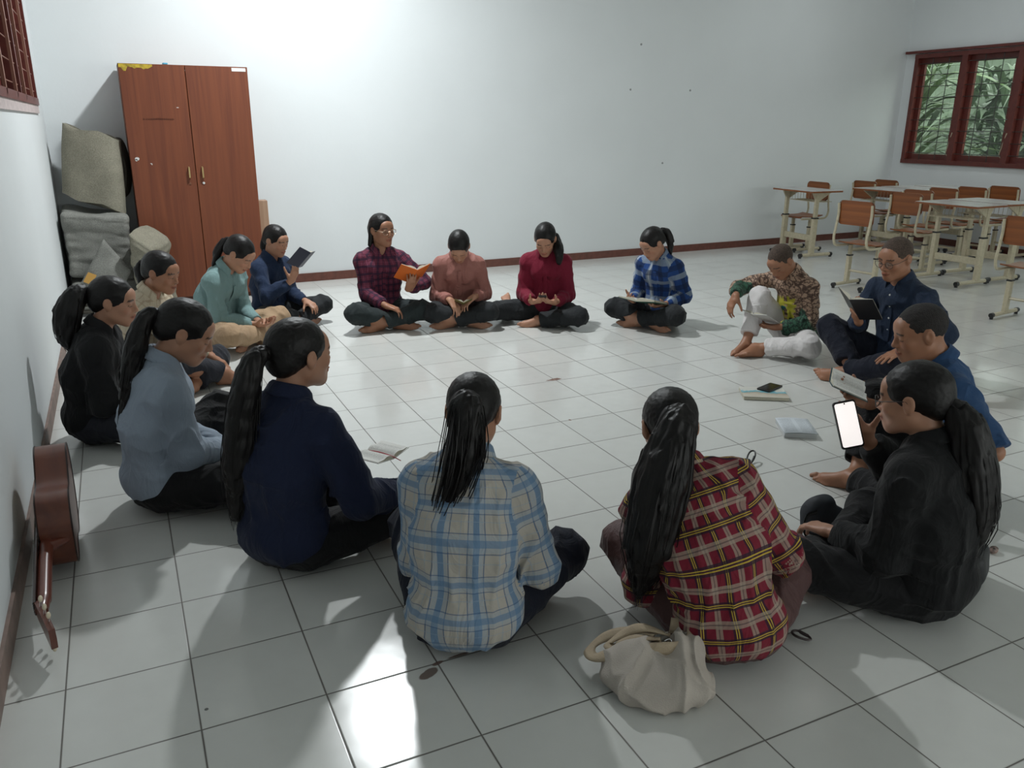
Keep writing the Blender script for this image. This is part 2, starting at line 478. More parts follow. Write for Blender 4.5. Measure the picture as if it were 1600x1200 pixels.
def skin_color(V, H, R, sc, tone, dark=0.0):
    q = (V-H)@R.T/sc; x, y, z = q[:, 0], q[:, 1], q[:, 2]; ax = np.abs(x)
    base = np.array(tone); C = np.repeat(base[None], len(V), 0)*(1+0.07*vnoise(V*38)[:, None]+0.05*vnoise(V*9+5)[:, None])
    inh = (np.abs(x) < 0.1) & (np.abs(z) < 0.13) & (np.abs(y) < 0.13)
    def blend(mask, col, a):
        m = (mask*a)[:, None]; return C*(1-m)+np.array(col)*m
    lip = inh & (y > 0.080) & (((x/0.024)**2+((z+0.0562)/0.0115)**2) < 1)
    C = blend(lip, base*np.array((0.85, 0.48, 0.50)), 0.75)
    mouth = inh & (y > 0.080) & (((x/0.023)**2+((z+0.0562)/0.0020)**2) < 1)
    C = blend(mouth, base*0.25, 0.8)
    bz = 0.0265-6.0*(ax-0.030)**2*1.4
    brow = inh & (y > 0.05) & (ax > 0.012) & (ax < 0.050) & (np.abs(z-bz) < 0.0042)
    C = blend(brow, (0.018, 0.013, 0.011), 0.85)
    lash = inh & (y > 0.066) & (np.abs(ax-0.031) < 0.0155) & (np.abs(z+0.0035-((ax-0.031)**2)*14) < 0.0019)
    C = blend(lash, (0.012, 0.009, 0.008), 0.9)
    nos = inh & (y > 0.08) & (z < -0.0300) & (z > -0.037) & (np.abs(ax-0.008) < 0.004)
    C = blend(nos, base*0.2, 0.8)
    chk = inh & (y > 0.03) & (((ax-0.038)/0.022)**2+((z+0.022)/0.02)**2 < 1)
    C = blend(chk, base*np.array((1.08, 0.86, 0.82)), 0.35)
    return C

HAIR_K = 0.012
def hair_prims(H, R, sc, style, tail, body_r=None):
    g = sc
    def w(x, y, z): return H+(R[0]*x+R[1]*y+R[2]*z)*g
    def e(x, y, z, a, b, c, k=0.012, op='u'): return ell(w(x, y, z), A3(a, b, c)*g, R, k*g, op)
    if style == 'buzz':
        P = [e(0, -0.0125, 0.0305, 0.0742, 0.0930, 0.0828, 0.01),
             e(0, 0.105, -0.020, 0.078, 0.060, 0.094, 0.004, 's'),
             e(0, -0.01, -0.115, 0.12, 0.12, 0.075, 0.006, 's')]
    else:
        P = [e(0, -0.018, 0.033, 0.0805, 0.1000, 0.0870, 0.02),
             e(0, -0.070, -0.015, 0.058, 0.040, 0.050, 0.03),
             e(0, 0.100, -0.028, 0.0740, 0.072, 0.098, 0.006, 's'),
             e(0, 0.02, -0.125, 0.12, 0.11, 0.076, 0.008, 's')]
        if style == 'loose':
            for s in (1, -1):
                P += [cone(w(s*0.066, -0.030, 0.02), w(s*0.066, -0.055, -0.11), 0.022*g, 0.016*g, 0.02), ]
            P += [cone(w(0, -0.07, 0.0), w(0, -0.075, -0.12), 0.045*g, 0.03*g, 0.03, sq=(R[0], 1.4))]
    for s in (1, -1):
        P += [e(s*0.086, -0.004, -0.006, 0.026, 0.019, 0.032, 0.004, 's')]
    if style not in ('buzz',) :
        P += [cone(w(0, 0.10, 0.116), w(0, -0.02, 0.128), 0.004*g, 0.004*g, 0.006, op='s')]
    if tail:
        pts, rr = tail
        for i in range(len(pts)-1):
            P.append(cone(pts[i], pts[i+1], rr[i], rr[i+1], 0.012))
    return P
def strands(freq, amp, ax):
    """grooves running along ax"""
    ax = unit(ax)
    def f(P):
        s = P@ax; Q = P-s[..., None]*ax*0.86
        return amp*vnoise(Q*freq)+amp*0.6*vnoise(Q*freq*2.1+7)
    return f
def head_strands(H, R, sc, freq=95, amp=0.0022, knot=(0, -0.115, 0.02)):
    """hair combed back from the face to the knot"""
    kn = H+(R[0]*knot[0]+R[1]*knot[1]+R[2]*knot[2])*sc
    top = unit(R[1]*-1)
    def f(P):
        q = P-kn; r = np.sqrt((q*q).sum(-1))+1e-6; u = q/r[..., None]
        return amp*vnoise(u*freq*0.16+3)+amp*0.6*vnoise(u*freq*0.34+11)
    return f
def folds(body, amp):
    def f(P):
        Q = P+0.05*np.stack([vnoise(P*5+1), vnoise(P*5+9), vnoise(P*5+17)], -1)
        a = vnoise(Q*A3(13, 13, 3.5)+3); b = vnoise(Q*A3(6, 6, 15)+21); c = vnoise(Q*A3(17, 6, 9)+33); e = vnoise(P*3.5+40)
        r = lambda v, p: (1-np.minimum(np.abs(v)*1.6, 1))**p
        return -amp*(r(a, 2)*(0.55+0.4*e)+r(b, 2)*(0.50-0.4*e)+r(c, 2)*0.35-0.45)
    return f

def seg_t(P, a, b):
    ba = b-a; L2 = ba@ba; t = np.clip(((P-a)@ba)/L2, 0, 1); q = P-a-t[:, None]*ba
    return t, q, np.sqrt((q*q).sum(1))
def cloth_uv(V, F, chains):
    """chains: list of (points, ref dir, circumference radius, weight). per-corner uv = (around, along)"""
    cen = V[F].mean(1)
    best = np.full(len(F), 9.0); who = np.zeros(len(F), int); segi = np.zeros(len(F), int)
    for ci, (pts, ref, R0, rr) in enumerate(chains):
        for si in range(len(pts)-1):
            t, q, d = seg_t(cen, pts[si], pts[si+1]); d = d-rr
            m = d < best; best[m] = d[m]; who[m] = ci; segi[m] = si
    uv = np.zeros((len(F), F.shape[1], 2))
    for ci, (pts, ref, R0, rr) in enumerate(chains):
        acc = 0.0
        for si in range(len(pts)-1):
            a, b = pts[si], pts[si+1]; L = np.linalg.norm(b-a); ax = (b-a)/L
            m = (who == ci) & (segi == si)
            r1 = unit(ref-ax*np.dot(ref, ax)); r2 = np.cross(ax, r1)
            if m.any():
                P = V[F[m]]; q = P-a; s = q@ax; t = q@r1; o = q@r2
                ang = np.arctan2(o, t); qc = cen[m]-a; ac = np.arctan2(qc@r2, qc@r1)
                dlt = (ang-ac[:, None]+math.pi) % (2*math.pi)-math.pi
                uv[m, :, 0] = (ac[:, None]+dlt)*R0; uv[m, :, 1] = acc+s
            acc += L
        if ci == 0 and len(pts) == 3:      # torso: blend the two spine segments so that the print runs on
            m = who == 0
            if m.any():
                P = V[F[m]]; res = []; acc = 0.0
                for si in (0, 1):
                    a, b = pts[si], pts[si+1]; L = np.linalg.norm(b-a); ax = (b-a)/L
                    r1 = unit(ref-ax*np.dot(ref, ax)); r2 = np.cross(ax, r1); q = P-a; qc = cen[m]-a
                    ang = np.arctan2(q@r2, q@r1); ac = np.arctan2(qc@r2, qc@r1); dlt = (ang-ac[:, None]+math.pi) % (2*math.pi)-math.pi
                    res.append((ac, dlt, acc+q@ax)); acc += L
                h_ = (res[0][2]-np.linalg.norm(pts[1]-pts[0]))
                w = np.clip((h_+0.10)/0.20, 0, 1); w = w*w*(3-2*w)
                dac = (res[1][0]-res[0][0]+math.pi) % (2*math.pi)-math.pi
                uv[m, :, 0] = (res[0][0][:, None]+dac[:, None]*w+res[0][1]*(1-w)+res[1][1]*w)*R0
                uv[m, :, 1] = res[0][2]*(1-w)+res[1][2]*w
    return uv.reshape(-1, 2)

MATS = {}
def make_skin():
    m, n, l, b = new_mat('skin')
    a = n.new('ShaderNodeVertexColor'); a.layer_name = 'col'
    l.new(a.outputs['Color'], b.inputs['Base Color'])
    b.inputs['Roughness'].default_value = 0.48; b.inputs['Specular IOR Level'].default_value = 0.4
    b.inputs['Subsurface Weight'].default_value = 0.06; b.inputs['Subsurface Radius'].default_value = (0.02, 0.008, 0.004)
    b.inputs['Subsurface Scale'].default_value = 0.3
    return m
def hair_material():
    m, n, l, b = new_mat('black_hair')
    at = n.new('ShaderNodeAttribute'); at.attribute_name = 'strand'
    t = n.new('ShaderNodeTexNoise'); t.inputs['Scale'].default_value = 1.0; t.inputs['Detail'].default_value = 5; t.inputs['Roughness'].default_value = 0.7
    l.new(at.outputs['Vector'], t.inputs['Vector'])
    r = n.new('ShaderNodeMapRange'); r.inputs['From Min'].default_value = 0.3; r.inputs['From Max'].default_value = 0.7; r.inputs['To Min'].default_value = 0.35; r.inputs['To Max'].default_value = 1.7
    l.new(t.outputs['Fac'], r.inputs['Value'])
    v = n.new('ShaderNodeVectorMath'); v.operation = 'SCALE'; v.inputs[0].default_value = (0.0060, 0.0050, 0.0048); l.new(r.outputs[0], v.inputs['Scale']); l.new(v.outputs[0], b.inputs['Base Color'])
    bp = n.new('ShaderNodeBump'); bp.inputs['Strength'].default_value = 0.22; bp.inputs['Distance'].default_value = 0.004
    l.new(t.outputs['Fac'], bp.inputs['Height']); l.new(bp.outputs['Normal'], b.inputs['Normal'])
    b.inputs['Roughness'].default_value = 0.42; b.inputs['Specular IOR Level'].default_value = 0.26
    return m
def set_strand(o, vec):
    at = o.data.attributes.new('strand', 'FLOAT_VECTOR', 'POINT'); at.data.foreach_set('vector', np.asarray(vec, np.float32).ravel())

DEF_ARM = dict(w=(0.09, 0.31, 0.20), e=(0.30, -0.40, -1.0), hd=None, pn=(0, 0, -1), curl=0.5, thumb=0.4, curls=None)
DEF_LEG = dict(a=(-0.07, 0.30, 0.065), k=(1.0, 0.35, 0.25), fd=(-0.85, 0.5, -0.12), sn=(-0.1, -0.75, -0.65))
def person(P):
    g = P.get('s', 0.95); male = P.get('male', False); h = P.get('h', 0.006)
    rz = math.radians(P['face']-90.0)
    U = A3(0, 0, 1); Fw = A3(0, 1, 0); Rt = A3(1, 0, 0)
    l1, l2 = [math.radians(a) for a in P.get('lean', (6, 22))]
    side = math.radians(P.get('side', 0)); tw = math.radians(P.get('twist', 0))
    pel = A3(0, 0, P.get('ph', 0.105*g))
    d1 = unit(A3(math.sin(side)*0.7, math.sin(l1), math.cos(l1))); d2 = unit(A3(math.sin(side), math.sin(l2), math.cos(l2)))
    chest = pel+d1*0.235*g; nb = chest+d2*0.235*g*(1.05 if male else 1.0)
    Rs = unit(A3(math.cos(tw), math.sin(tw), -math.sin(side)*0.8)); Fs = unit(np.cross(d2, Rs)); 
    Rs = unit(np.cross(Fs, d2))
    sw = (0.178 if male else 0.152)*g*P.get('sw', 0.94)
    sdrop = P.get('sdrop', 0.058)
    sh = {1: nb+Rs*sw-d2*sdrop*g+Fs*P.get('sfw', 0.02)*g, -1: nb-Rs*sw-d2*sdrop*g+Fs*P.get('sfw', 0.02)*g}
    nk = math.radians(P.get('neck', 30)); 
    dn = unit(Fw*0+A3(math.sin(side), math.sin(nk), math.cos(nk)))
    nt = nb+d2*0.01+dn*0.085*g
    hy, hp, hr = [math.radians(a) for a in P.get('head', (0, 30, 0))]
    f = A3(-math.sin(hy)*math.cos(hp), math.cos(hy)*math.cos(hp), -math.sin(hp))
    u = A3(-math.sin(hy)*math.sin(hp), math.cos(hy)*math.sin(hp), math.cos(hp))
    u = rot_axis(u, f, hr)
    hs = g*P.get('hs', 1.05)
    HR = head_frame(None, f, u); H = nt+HR[2]*0.062*hs+HR[1]*0.022*hs
    # limbs
    B = P.get('build', 1.0 if male else 0.95)
    arms = {}; legs = {}
    for s, key in ((1, 'R'), (-1, 'L')):
        a = dict(DEF_ARM); a.update(P.get('arm'+key, {})); m = A3(s, 1, 1)
        w = A3(*a['w'])*m; e = A3(*a['e'])*m; pn = A3(*a['pn'])*m
        E, W = ik(sh[s], w, 0.270*g, 0.235*g, e)
        hd = A3(*a['hd'])*m if a['hd'] is not None else unit(W-E)
        arms[s] = (sh[s], E, W, unit(hd), pn, a)
        q = dict(DEF_LEG); q.update(P.get('leg'+key, {}))
        hip = pel+Rt*s*0.085*g+A3(0, 0.01, -0.01)
        K, An = ik(hip, A3(*q['a'])*m, 0.385*g*P.get('ls', 1.0), 0.370*g*P.get('ls', 1.0), A3(*q['k'])*m)
        K[2] = max(K[2], 0.075); An[2] = max(An[2], 0.045)
        legs[s] = (hip, K, An, A3(*q['fd'])*m, A3(*q['sn'])*m)
    # ---- body (skin), one continuous surface
    S = []
    S += [ell(pel+A3(0, -0.01, 0.0), A3(0.150, 0.105, 0.092)*g*B, k=0.05), cone(pel+U*0.03, chest, 0.085*g*B, 0.088*g*B, 0.05, sq=(Rt, 1.38)),
          cone(chest, nb-d2*0.09*g, 0.088*g*B, 0.085*g*B, 0.05, sq=(Rs, 1.45)), cone(sh[1]-d2*0.01, sh[-1]-d2*0.01, 0.044*g, 0.044*g, 0.06),
          cone(nb-d2*0.02, nt+HR[2]*0.02*g, (0.050 if male else 0.043)*g, (0.052 if male else 0.045)*g, 0.03),
          cone(nb+d2*0.012*g, sh[1], 0.034*g, 0.036*g, 0.05), cone(nb+d2*0.012*g, sh[-1], 0.034*g, 0.036*g, 0.05)]
    S += [cone(nt, H-HR[2]*0.03*hs-HR[1]*0.01*hs, 0.045*g, 0.05*hs, 0.03)]
    for s in (1, -1):
        a, E, W, hd, pn, aa = arms[s]
        S += [cone(a, E, 0.042*g*B, 0.034*g, 0.02), cone(E, W, 0.035*g, 0.0225*g, 0.015, sq=(np.cross(hd, pn), 1.12))]
        hip, K, An, fd, sn = legs[s]
        S += [cone(hip, K, 0.078*g*B, 0.055*g, 0.03), cone(K, K+(An-K)*0.35, 0.052*g, 0.050*g, 0.02), cone(K+(An-K)*0.35, An, 0.050*g, 0.031*g, 0.03)]
    S += head_prims(H, HR, hs, male)
    for s in (1, -1):
        a, E, W, hd, pn, aa = arms[s]
        if not P.get('nohand%d' % s): S += hand_prims(W, hd, pn, s > 0, g*1.0, curl=aa['curl'], thumb=aa['thumb'], curls=aa['curls'])
        hip, K, An, fd, sn = legs[s]
        S += foot_prims(An, fd, sn, s > 0, g)
    S.append(plane((0, 0, 1), 0.002))
    V, F = sdf_mesh(S, h)
    V = relax(V, F, 1, 0.35)
    C = skin_color(V, H, HR, hs, P.get('tone', TF))
    root = np_mesh('person', V, F, [MATS['skin']], colors=C)
    root.location = (P['loc'][0], P['loc'][1], 0); root.rotation_euler = (0, 0, rz)
    # ---- trousers
    T = []; pi = P.get('pinf', 0.016)
    T += [ell(pel+A3(0, -0.005, 0.0), A3(0.165, 0.125, 0.105)*g*B, k=0.05)]
    T += [cone(pel+A3(0, 0, 0.03), pel+d1*0.12*g, 0.100*g*B, 0.092*g*B, 0.04, sq=(Rt, 1.35))]
    for s in (1, -1):
        hip, K, An, fd, sn = legs[s]; cu = P.get('cuff', 0.86)
        Ae = K+(An-K)*cu
        T += [cone(hip, K, 0.080*g*B+pi, 0.060*g+pi, 0.03), cone(K, Ae, 0.058*g+pi, P.get('cuffr', 0.048)*g+pi*0.7, 0.02)]
        if P.get('legcut', True):
            ax = unit(An-K)
            def cut(p, K=K, Ae=Ae, ax=ax):
                # remove only around the ankle end
                q = p-Ae; t = q@ax; r = np.sqrt(np.maximum((q*q).sum(-1)-t*t, 0)); return np.maximum(np.maximum(-t, r-0.10), t-0.13)
            T.append((cut, Ae-0.14, Ae+0.14, 0.006, 's'))
    T.append(plane((0, 0, 1), 0.001, 0.012))
    V, F = sdf_mesh(T, h*1.15, folds(None, P.get('pfold', 0.014)))
    V[:, 2] = np.maximum(V[:, 2], 0.001)
    ch = [([pel, chest], -Fw, 0.14, 0.10)]+[([legs[s][0], legs[s][1], legs[s][2]], U, 0.08, 0.06) for s in (1, -1)]
    np_mesh('trousers', V, F, [P['pants']], root, uv=cloth_uv(V, F, ch))
    # ---- shirt
    inf = P.get('inf', 0.015); Q = []
    hemz = P.get('hem', 0.06); hl = P.get('hemdrop', 0.0)
    Q += [ell(pel+A3(0, -0.015, 0.02), A3(0.170, 0.130, 0.10)*g*B*P.get('hipf', 1.0), k=0.06),
          cone(pel+U*0.04, chest, 0.100*g*B+inf, 0.094*g*B+inf, 0.05, sq=(Rt, 1.36)),
          cone(chest, nb-d2*0.085*g, 0.092*g*B+inf, 0.082*g*B+inf, 0.05, sq=(Rs, 1.42)),
          cone(sh[1]-d2*0.015, sh[-1]-d2*0.015, 0.046*g+inf*0.5, 0.046*g+inf*0.5, 0.06)]
    for s in (1, -1):
        Q += [cone(nb+d2*0.006*g, sh[s], 0.036*g+inf*0.3, 0.040*g+inf*0.5, 0.05)]
    if not male:
        for s in (1, -1): Q.append(ell(nb-d2*0.125*g+Fs*0.085*g+Rs*s*0.065*g, A3(0.062, 0.05, 0.062)*g, k=0.05))
    slv = P.get('sleeve', 0.93)
    for s in (1, -1):
        a, E, W, hd, pn, aa = arms[s]; sl = aa.get('sleeve', slv)
        if sl <= 0.5:    # short sleeve ends on the upper arm (0..0.5 of the arm)
            En = a+(E-a)*sl*2; ax = unit(E-a)
            Q += [cone(a, En+ax*0.02, 0.050*g+inf, 0.052*g+inf, 0.03)]
            Q.append(((lambda p, En=En, ax=ax: np.maximum(-((p-En)@ax), np.sqrt(((p-En)**2).sum(-1))-0.12)), En-0.14, En+0.14, 0.006, 's'))
            continue
        En = E+(W-E)*((sl-0.5)*2); ax = unit(W-E)
        Q += [cone(a, E, 0.047*g*B+inf, 0.042*g+inf, 0.025), cone(E, E+(En-E)*0.8, 0.042*g+inf, 0.033*g+inf*0.8, 0.02), cone(E+(En-E)*0.8, En+ax*0.01, 0.032*g+inf*0.7, 0.031*g+inf*0.3, 0.008)]
        Q.append(((lambda p, En=En, ax=ax: np.maximum(-((p-En)@ax), np.sqrt(((p-En)**2).sum(-1))-0.07)), En-0.09, En+0.09, 0.004, 's'))
    Q.append(cone(nb+d2*0.016*g+Fs*0.012*g, nt+dn*0.05, 0.049*g, 0.060*g, 0.008, op='s'))
    if P.get('vneck', 0.055) > 0:
        Q.append(cone(nb+d2*0.03*g+Fs*0.05*g, nb-d2*P.get('vneck', 0.055)*g+Fs*0.120*g, 0.030*g, 0.004*g, 0.008, op='s'))
    hd_ = unit(A3(0, P.get('hemtilt', -0.25), 1.0)); Q.append(plane(hd_, hemz*g, 0.02))
    for ex in P.get('extra', []): Q.insert(0, ex(dict(pel=pel, chest=chest, nb=nb, sh=sh, g=g)))
    Q.append(plane((0, 0, 1), 0.002, 0.015))
    V, F = sdf_mesh(Q, h*1.1, folds(None, P.get('sfold', 0.015)))
    V[:, 2] = np.maximum(V[:, 2], 0.002)
    ch = [([pel-U*0.1, chest, nb], -Fw, 0.155, 0.11*g)]+[([arms[s][0]+(arms[s][1]-arms[s][0])*0.12, arms[s][1], arms[s][2]], U if abs(unit(arms[s][1]-arms[s][0])[2]) < 0.8 else -Fw, 0.062, 0.05) for s in (1, -1)]
    so = np_mesh('shirt', V, F, [P['shirt']], root, uv=cloth_uv(V, F, ch))
    if P['shirt'].name.startswith('batik'):
        q = V-nb; fr = (q@Fs) > 0.02
        zx, zz = q@Rs, q@d2
        cz = -0.225*g; rr_ = np.hypot(zx-0.02, (zz-cz)*1.15); an = np.arctan2(zz-cz, zx-0.02)
        ray_ = 0.075+0.035*np.abs(np.sin(an*7))+0.012*np.sin(an*3+1)
        zone = 1/(1+np.exp(-(-(V[:, 2]-0.22)/0.008+6*vnoise(V*14))))
        for s in (1, -1):
            t_, _, dd_ = seg_t(V, arms[s][1]+(arms[s][0]-arms[s][1])*0.2, arms[s][2]); zone = np.where(dd_ < 0.068, np.maximum(zone, (t_ > 0.12)*1.0), zone)
        for nm, val in (('zone', zone), ('burst', (fr & (rr_ < ray_))*1.0), ('eye', (fr & (np.hypot((zx-0.02)/0.03, (zz-cz)/0.018) < 1))*1.0)):
            at_ = so.data.attributes.new(nm, 'FLOAT', 'POINT'); at_.data.foreach_set('value', val.astype(np.float32))
    # collar
    if P.get('collar', True):
        mb = MB(); rows = []
        op = math.radians(P.get('open', 36)); n = 36; rc = 0.059*g; cz = dn*0.0
        ax = unit(d2*0.6+dn*0.6); fx = unit(Fs-ax*np.dot(Fs, ax)); rx = np.cross(fx, ax)
        cc = nb+d2*0.027*g+Fs*0.011*g
        prof = [(0.012, -0.012), (0.002, 0.010), (-0.001, 0.030), (0.003, 0.034), (0.010, 0.026), (0.018, 0.004), (0.023, -0.010)]
        for i in range(n+1):
            a = op+(2*math.pi-2*op)*i/n; dr = fx*math.cos(a)+rx*math.sin(a)*0.98
            fr = max(0.0, math.cos(a)); rows.append([cc+dr*(rc+p*g)*(1.0+0.08*fr)+ax*(q*g*(1+0.1*fr)-0.026*fr*g) for p, q in prof])
        for i, r in enumerate(rows):
            e = min(i, n-i)
            if e < 3: rows[i] = [p-ax*0.006*(3-e)*(k/6) for k, p in enumerate(r)]
        mb.grid(rows)
        co = mb.build('collar', [P.get('collarmat', P['shirt'])], so)
        md = co.modifiers.new('t', 'SOLIDIFY'); md.thickness = 0.003
        ul = co.data.uv_layers.new(name='cloth')
        vv = np.array([v.co[:] for v in co.data.vertices]); npr = len(prof)
        for lp in co.data.loops:
            i, k = divmod(lp.vertex_index, npr); ul.data[lp.index].uv = (i/n*0.36, k*0.012)
    if P.get('placket', P.get('collar', True)):
        rows = []
        for zz in np.linspace(P.get('vneck', 0.055)+0.015, 0.34, 18):
            c = nb-d2*zz*g; tt = np.linspace(0.03, 0.26, 120); rw = []
            for w_ in (-0.014, 0.014):
                pp = c+Rs*w_*g+Fs*tt[:, None]; dv = evalf(Q, pp); j = np.where(dv > 0)[0]
                rw.append(pp[j[0]] if len(j) else c+Fs*0.12)
            rows.append([rw[0], rw[0]+Fs*0.0035, rw[1]+Fs*0.0035, rw[1]])
        rows = [[np.mean([rows[max(i-1, 0)][k], rows[i][k], rows[min(i+1, len(rows)-1)][k]], 0) for k in range(4)] for i in range(len(rows))]
        mb = MB(); mb.grid(rows); pk = mb.build('placket', [P['shirt']], so)
        ul = pk.data.uv_layers.new(name='cloth')
        for lp in pk.data.loops:
            i, k = divmod(lp.vertex_index, 4); ul.data[lp.index].uv = (0.35+k*0.01, -i*0.02)
    # placket buttons
    if P.get('buttons') is not None:
        mb = MB()
        for zz in (0.05, 0.12, 0.19, 0.26):
            c = nb-d2*zz*g
            # find the cloth surface in front of c
            tt = np.linspace(0.05, 0.24, 60); pp = c+Fs*tt[:, None]*1.0
            dv = evalf(Q, pp); j = np.argmax(dv > 0); p = pp[j]
            mb.tube([p-Fs*0.002, p+Fs*0.0035], 0.0055*g, 10)
        mb.build('button', P['buttons'], so)
    # ---- hair
    hst = P.get('hair', 'pony')
    def hw(x, y, z): return H+(HR[0]*x+HR[1]*y+HR[2]*z)*hs
    tail = None
    if hst in ('pony', 'low') and P.get('tail'):
        raw = P['tail']      # [(x,y,z) offsets from the knot in the person's frame]
        knot = hw(*(P.get('knot', (0, -0.112, 0.025))))
        pts = catmull([knot]+[knot+A3(*q) for q in raw['p']], 3); m_ = len(pts)
        rr = [np.interp(i/(m_-1), np.linspace(0, 1, len(raw['r'])), raw['r']) for i in range(m_)]
        tail = (pts, rr)
    if hst != 'none':
        Hp = hair_prims(H, HR, hs, hst, None)
        kn = P.get('knot', (0, -0.112, 0.025))
        V, F = sdf_mesh(Hp, h*0.9, head_strands(H, HR, hs, 95, 0.0013, kn) if hst != 'buzz' else (lambda p: 0.0012*vnoise(p*110)+0.0010*vnoise(p*45)))
        ho = np_mesh('hair', V, F, [MATS[P.get('hairmat', 'buzz')] if hst == 'buzz' else MATS['hair']], root)
        kw = hw(*kn); uu = V-kw; uu = uu/(np.linalg.norm(uu, axis=1)[:, None]+1e-6); set_strand(ho, uu*42)
    if tail:
        tp = [cone(tail[0][i], tail[0][i+1], tail[1][i], tail[1][i+1], 0.012) for i in range(len(tail[0])-1)]
        rv = P['tail'].get('clear')
        V, F = sdf_mesh(tp, h*0.85, strands(P['tail'].get('freq', 60), P['tail'].get('amp', 0.006), unit(np.array(tail[0][-1])-tail[0][0])))
        po = np_mesh('ponytail', V, F, [MATS['hair']], root)
        tax = unit(np.array(tail[0][-1])-tail[0][0]); set_strand(po, (V-(V@tax)[:, None]*tax*0.97)*300)
        mb = MB(); rnd = random.Random(int(P['loc'][0]*100)+5)
        for i in range(P['tail'].get('wisps', 30)):
            o_ = A3(rnd.gauss(0, 1), rnd.gauss(0, 1), rnd.gauss(0, 1)); o_ = unit(o_)
            st = rnd.uniform(0.0, 0.35); ln_ = []
            m_ = len(tail[0]); 
            en = rnd.uniform(0.9, 1.0); spread = rnd.uniform(0.6, P['tail'].get('spread', 1.5))
            for k in range(9):
                t = st+(en-st)*k/8; x = t*(m_-1); j = min(int(x), m_-2); fr = x-j
                c_ = np.array(tail[0][j])*(1-fr)+np.array(tail[0][j+1])*fr; r_ = tail[1][j]*(1-fr)+tail[1][j+1]*fr
                ln_.append(c_+o_*(max(r_, 0.012)*(0.85+(spread-0.85)*k/8)))
            dd = unit(ln_[-1]-ln_[-3]); ln_.append(ln_[-1]+dd*rnd.uniform(0.01, 0.05)+A3(0, 0, -0.01))
            ph_ = rnd.uniform(0, 6); ln_ = [q_+0.005*A3(math.sin(1.1*i_+ph_), math.cos(0.9*i_+ph_), 0)*(i_/9) for i_, q_ in enumerate(ln_)]; mb.tube(ln_, [0.0019]*4+[0.0016]*3+[0.0012, 0.0008, 0.0003], 4)
        mb.build('hair_wisps', MATS['hair'], po)
        b_ = MB(); k0, k1 = np.array(tail[0][0]), np.array(tail[0][1]); dd = unit(k1-k0)
        x_ = unit(np.cross(dd, HR[0]+0.1)); y_ = np.cross(dd, x_); rr_ = tail[1][0]+0.002
        b_.tube([k0+dd*0.012+(x_*math.cos(t)+y_*math.sin(t))*rr_ for t in np.linspace(0, 2*math.pi, 17)[:-1]], 0.0055, 6, closed=True, cap=False)
        b_.build('hair_tie', P.get('tiemat', MATS['hair']), po)
    # ---- glasses
    if P.get('glasses'):
        mb = MB()
        for s in (1, -1):
            mb.tube([hw(s*0.033+0.023*math.cos(t), 0.099-0.006*abs(math.cos(t)), 0.000+0.018*math.sin(t)) for t in np.linspace(0, 2*math.pi, 21)[:-1]], 0.0016, 5, closed=True, cap=False)
            mb.tube([hw(s*0.056, 0.094, 0.006), hw(s*0.074, 0.070, 0.008), hw(s*0.080, 0.0, 0.010), hw(s*0.079, -0.012, -0.004)], 0.0015, 5)
        mb.tube([hw(-0.011, 0.099, 0.004), hw(0, 0.103, 0.007), hw(0.011, 0.099, 0.004)], 0.0014, 5)
        go = mb.build('glasses', P['glasses'], root)
        for s in (1, -1):
            lb = MB(); ring = [hw(s*0.033+0.0225*math.cos(t), 0.098-0.006*abs(math.cos(t)), 0.0175*math.sin(t)) for t in np.linspace(0, 2*math.pi, 21)[:-1]]
            r2 = [p+HR[1]*0.0012 for p in ring]; n_ = len(ring)
            lb.add(ring+r2, [tuple(range(n_))[::-1], tuple(range(n_, 2*n_))]+[(i, (i+1) % n_, n_+(i+1) % n_, n_+i) for i in range(n_)])
            lb.build('lens', MATS['lens'], go)
    info = dict(root=root, H=H, HR=HR, arms=arms, legs=legs, nb=nb, pel=pel, chest=chest, sh=sh, g=g, d2=d2, Fs=Fs)
    M = Matrix.Translation(root.location) @ Matrix.Rotation(rz, 4, 'Z'); info['M'] = M
    tag(root, P['label'], 'person')
    return info
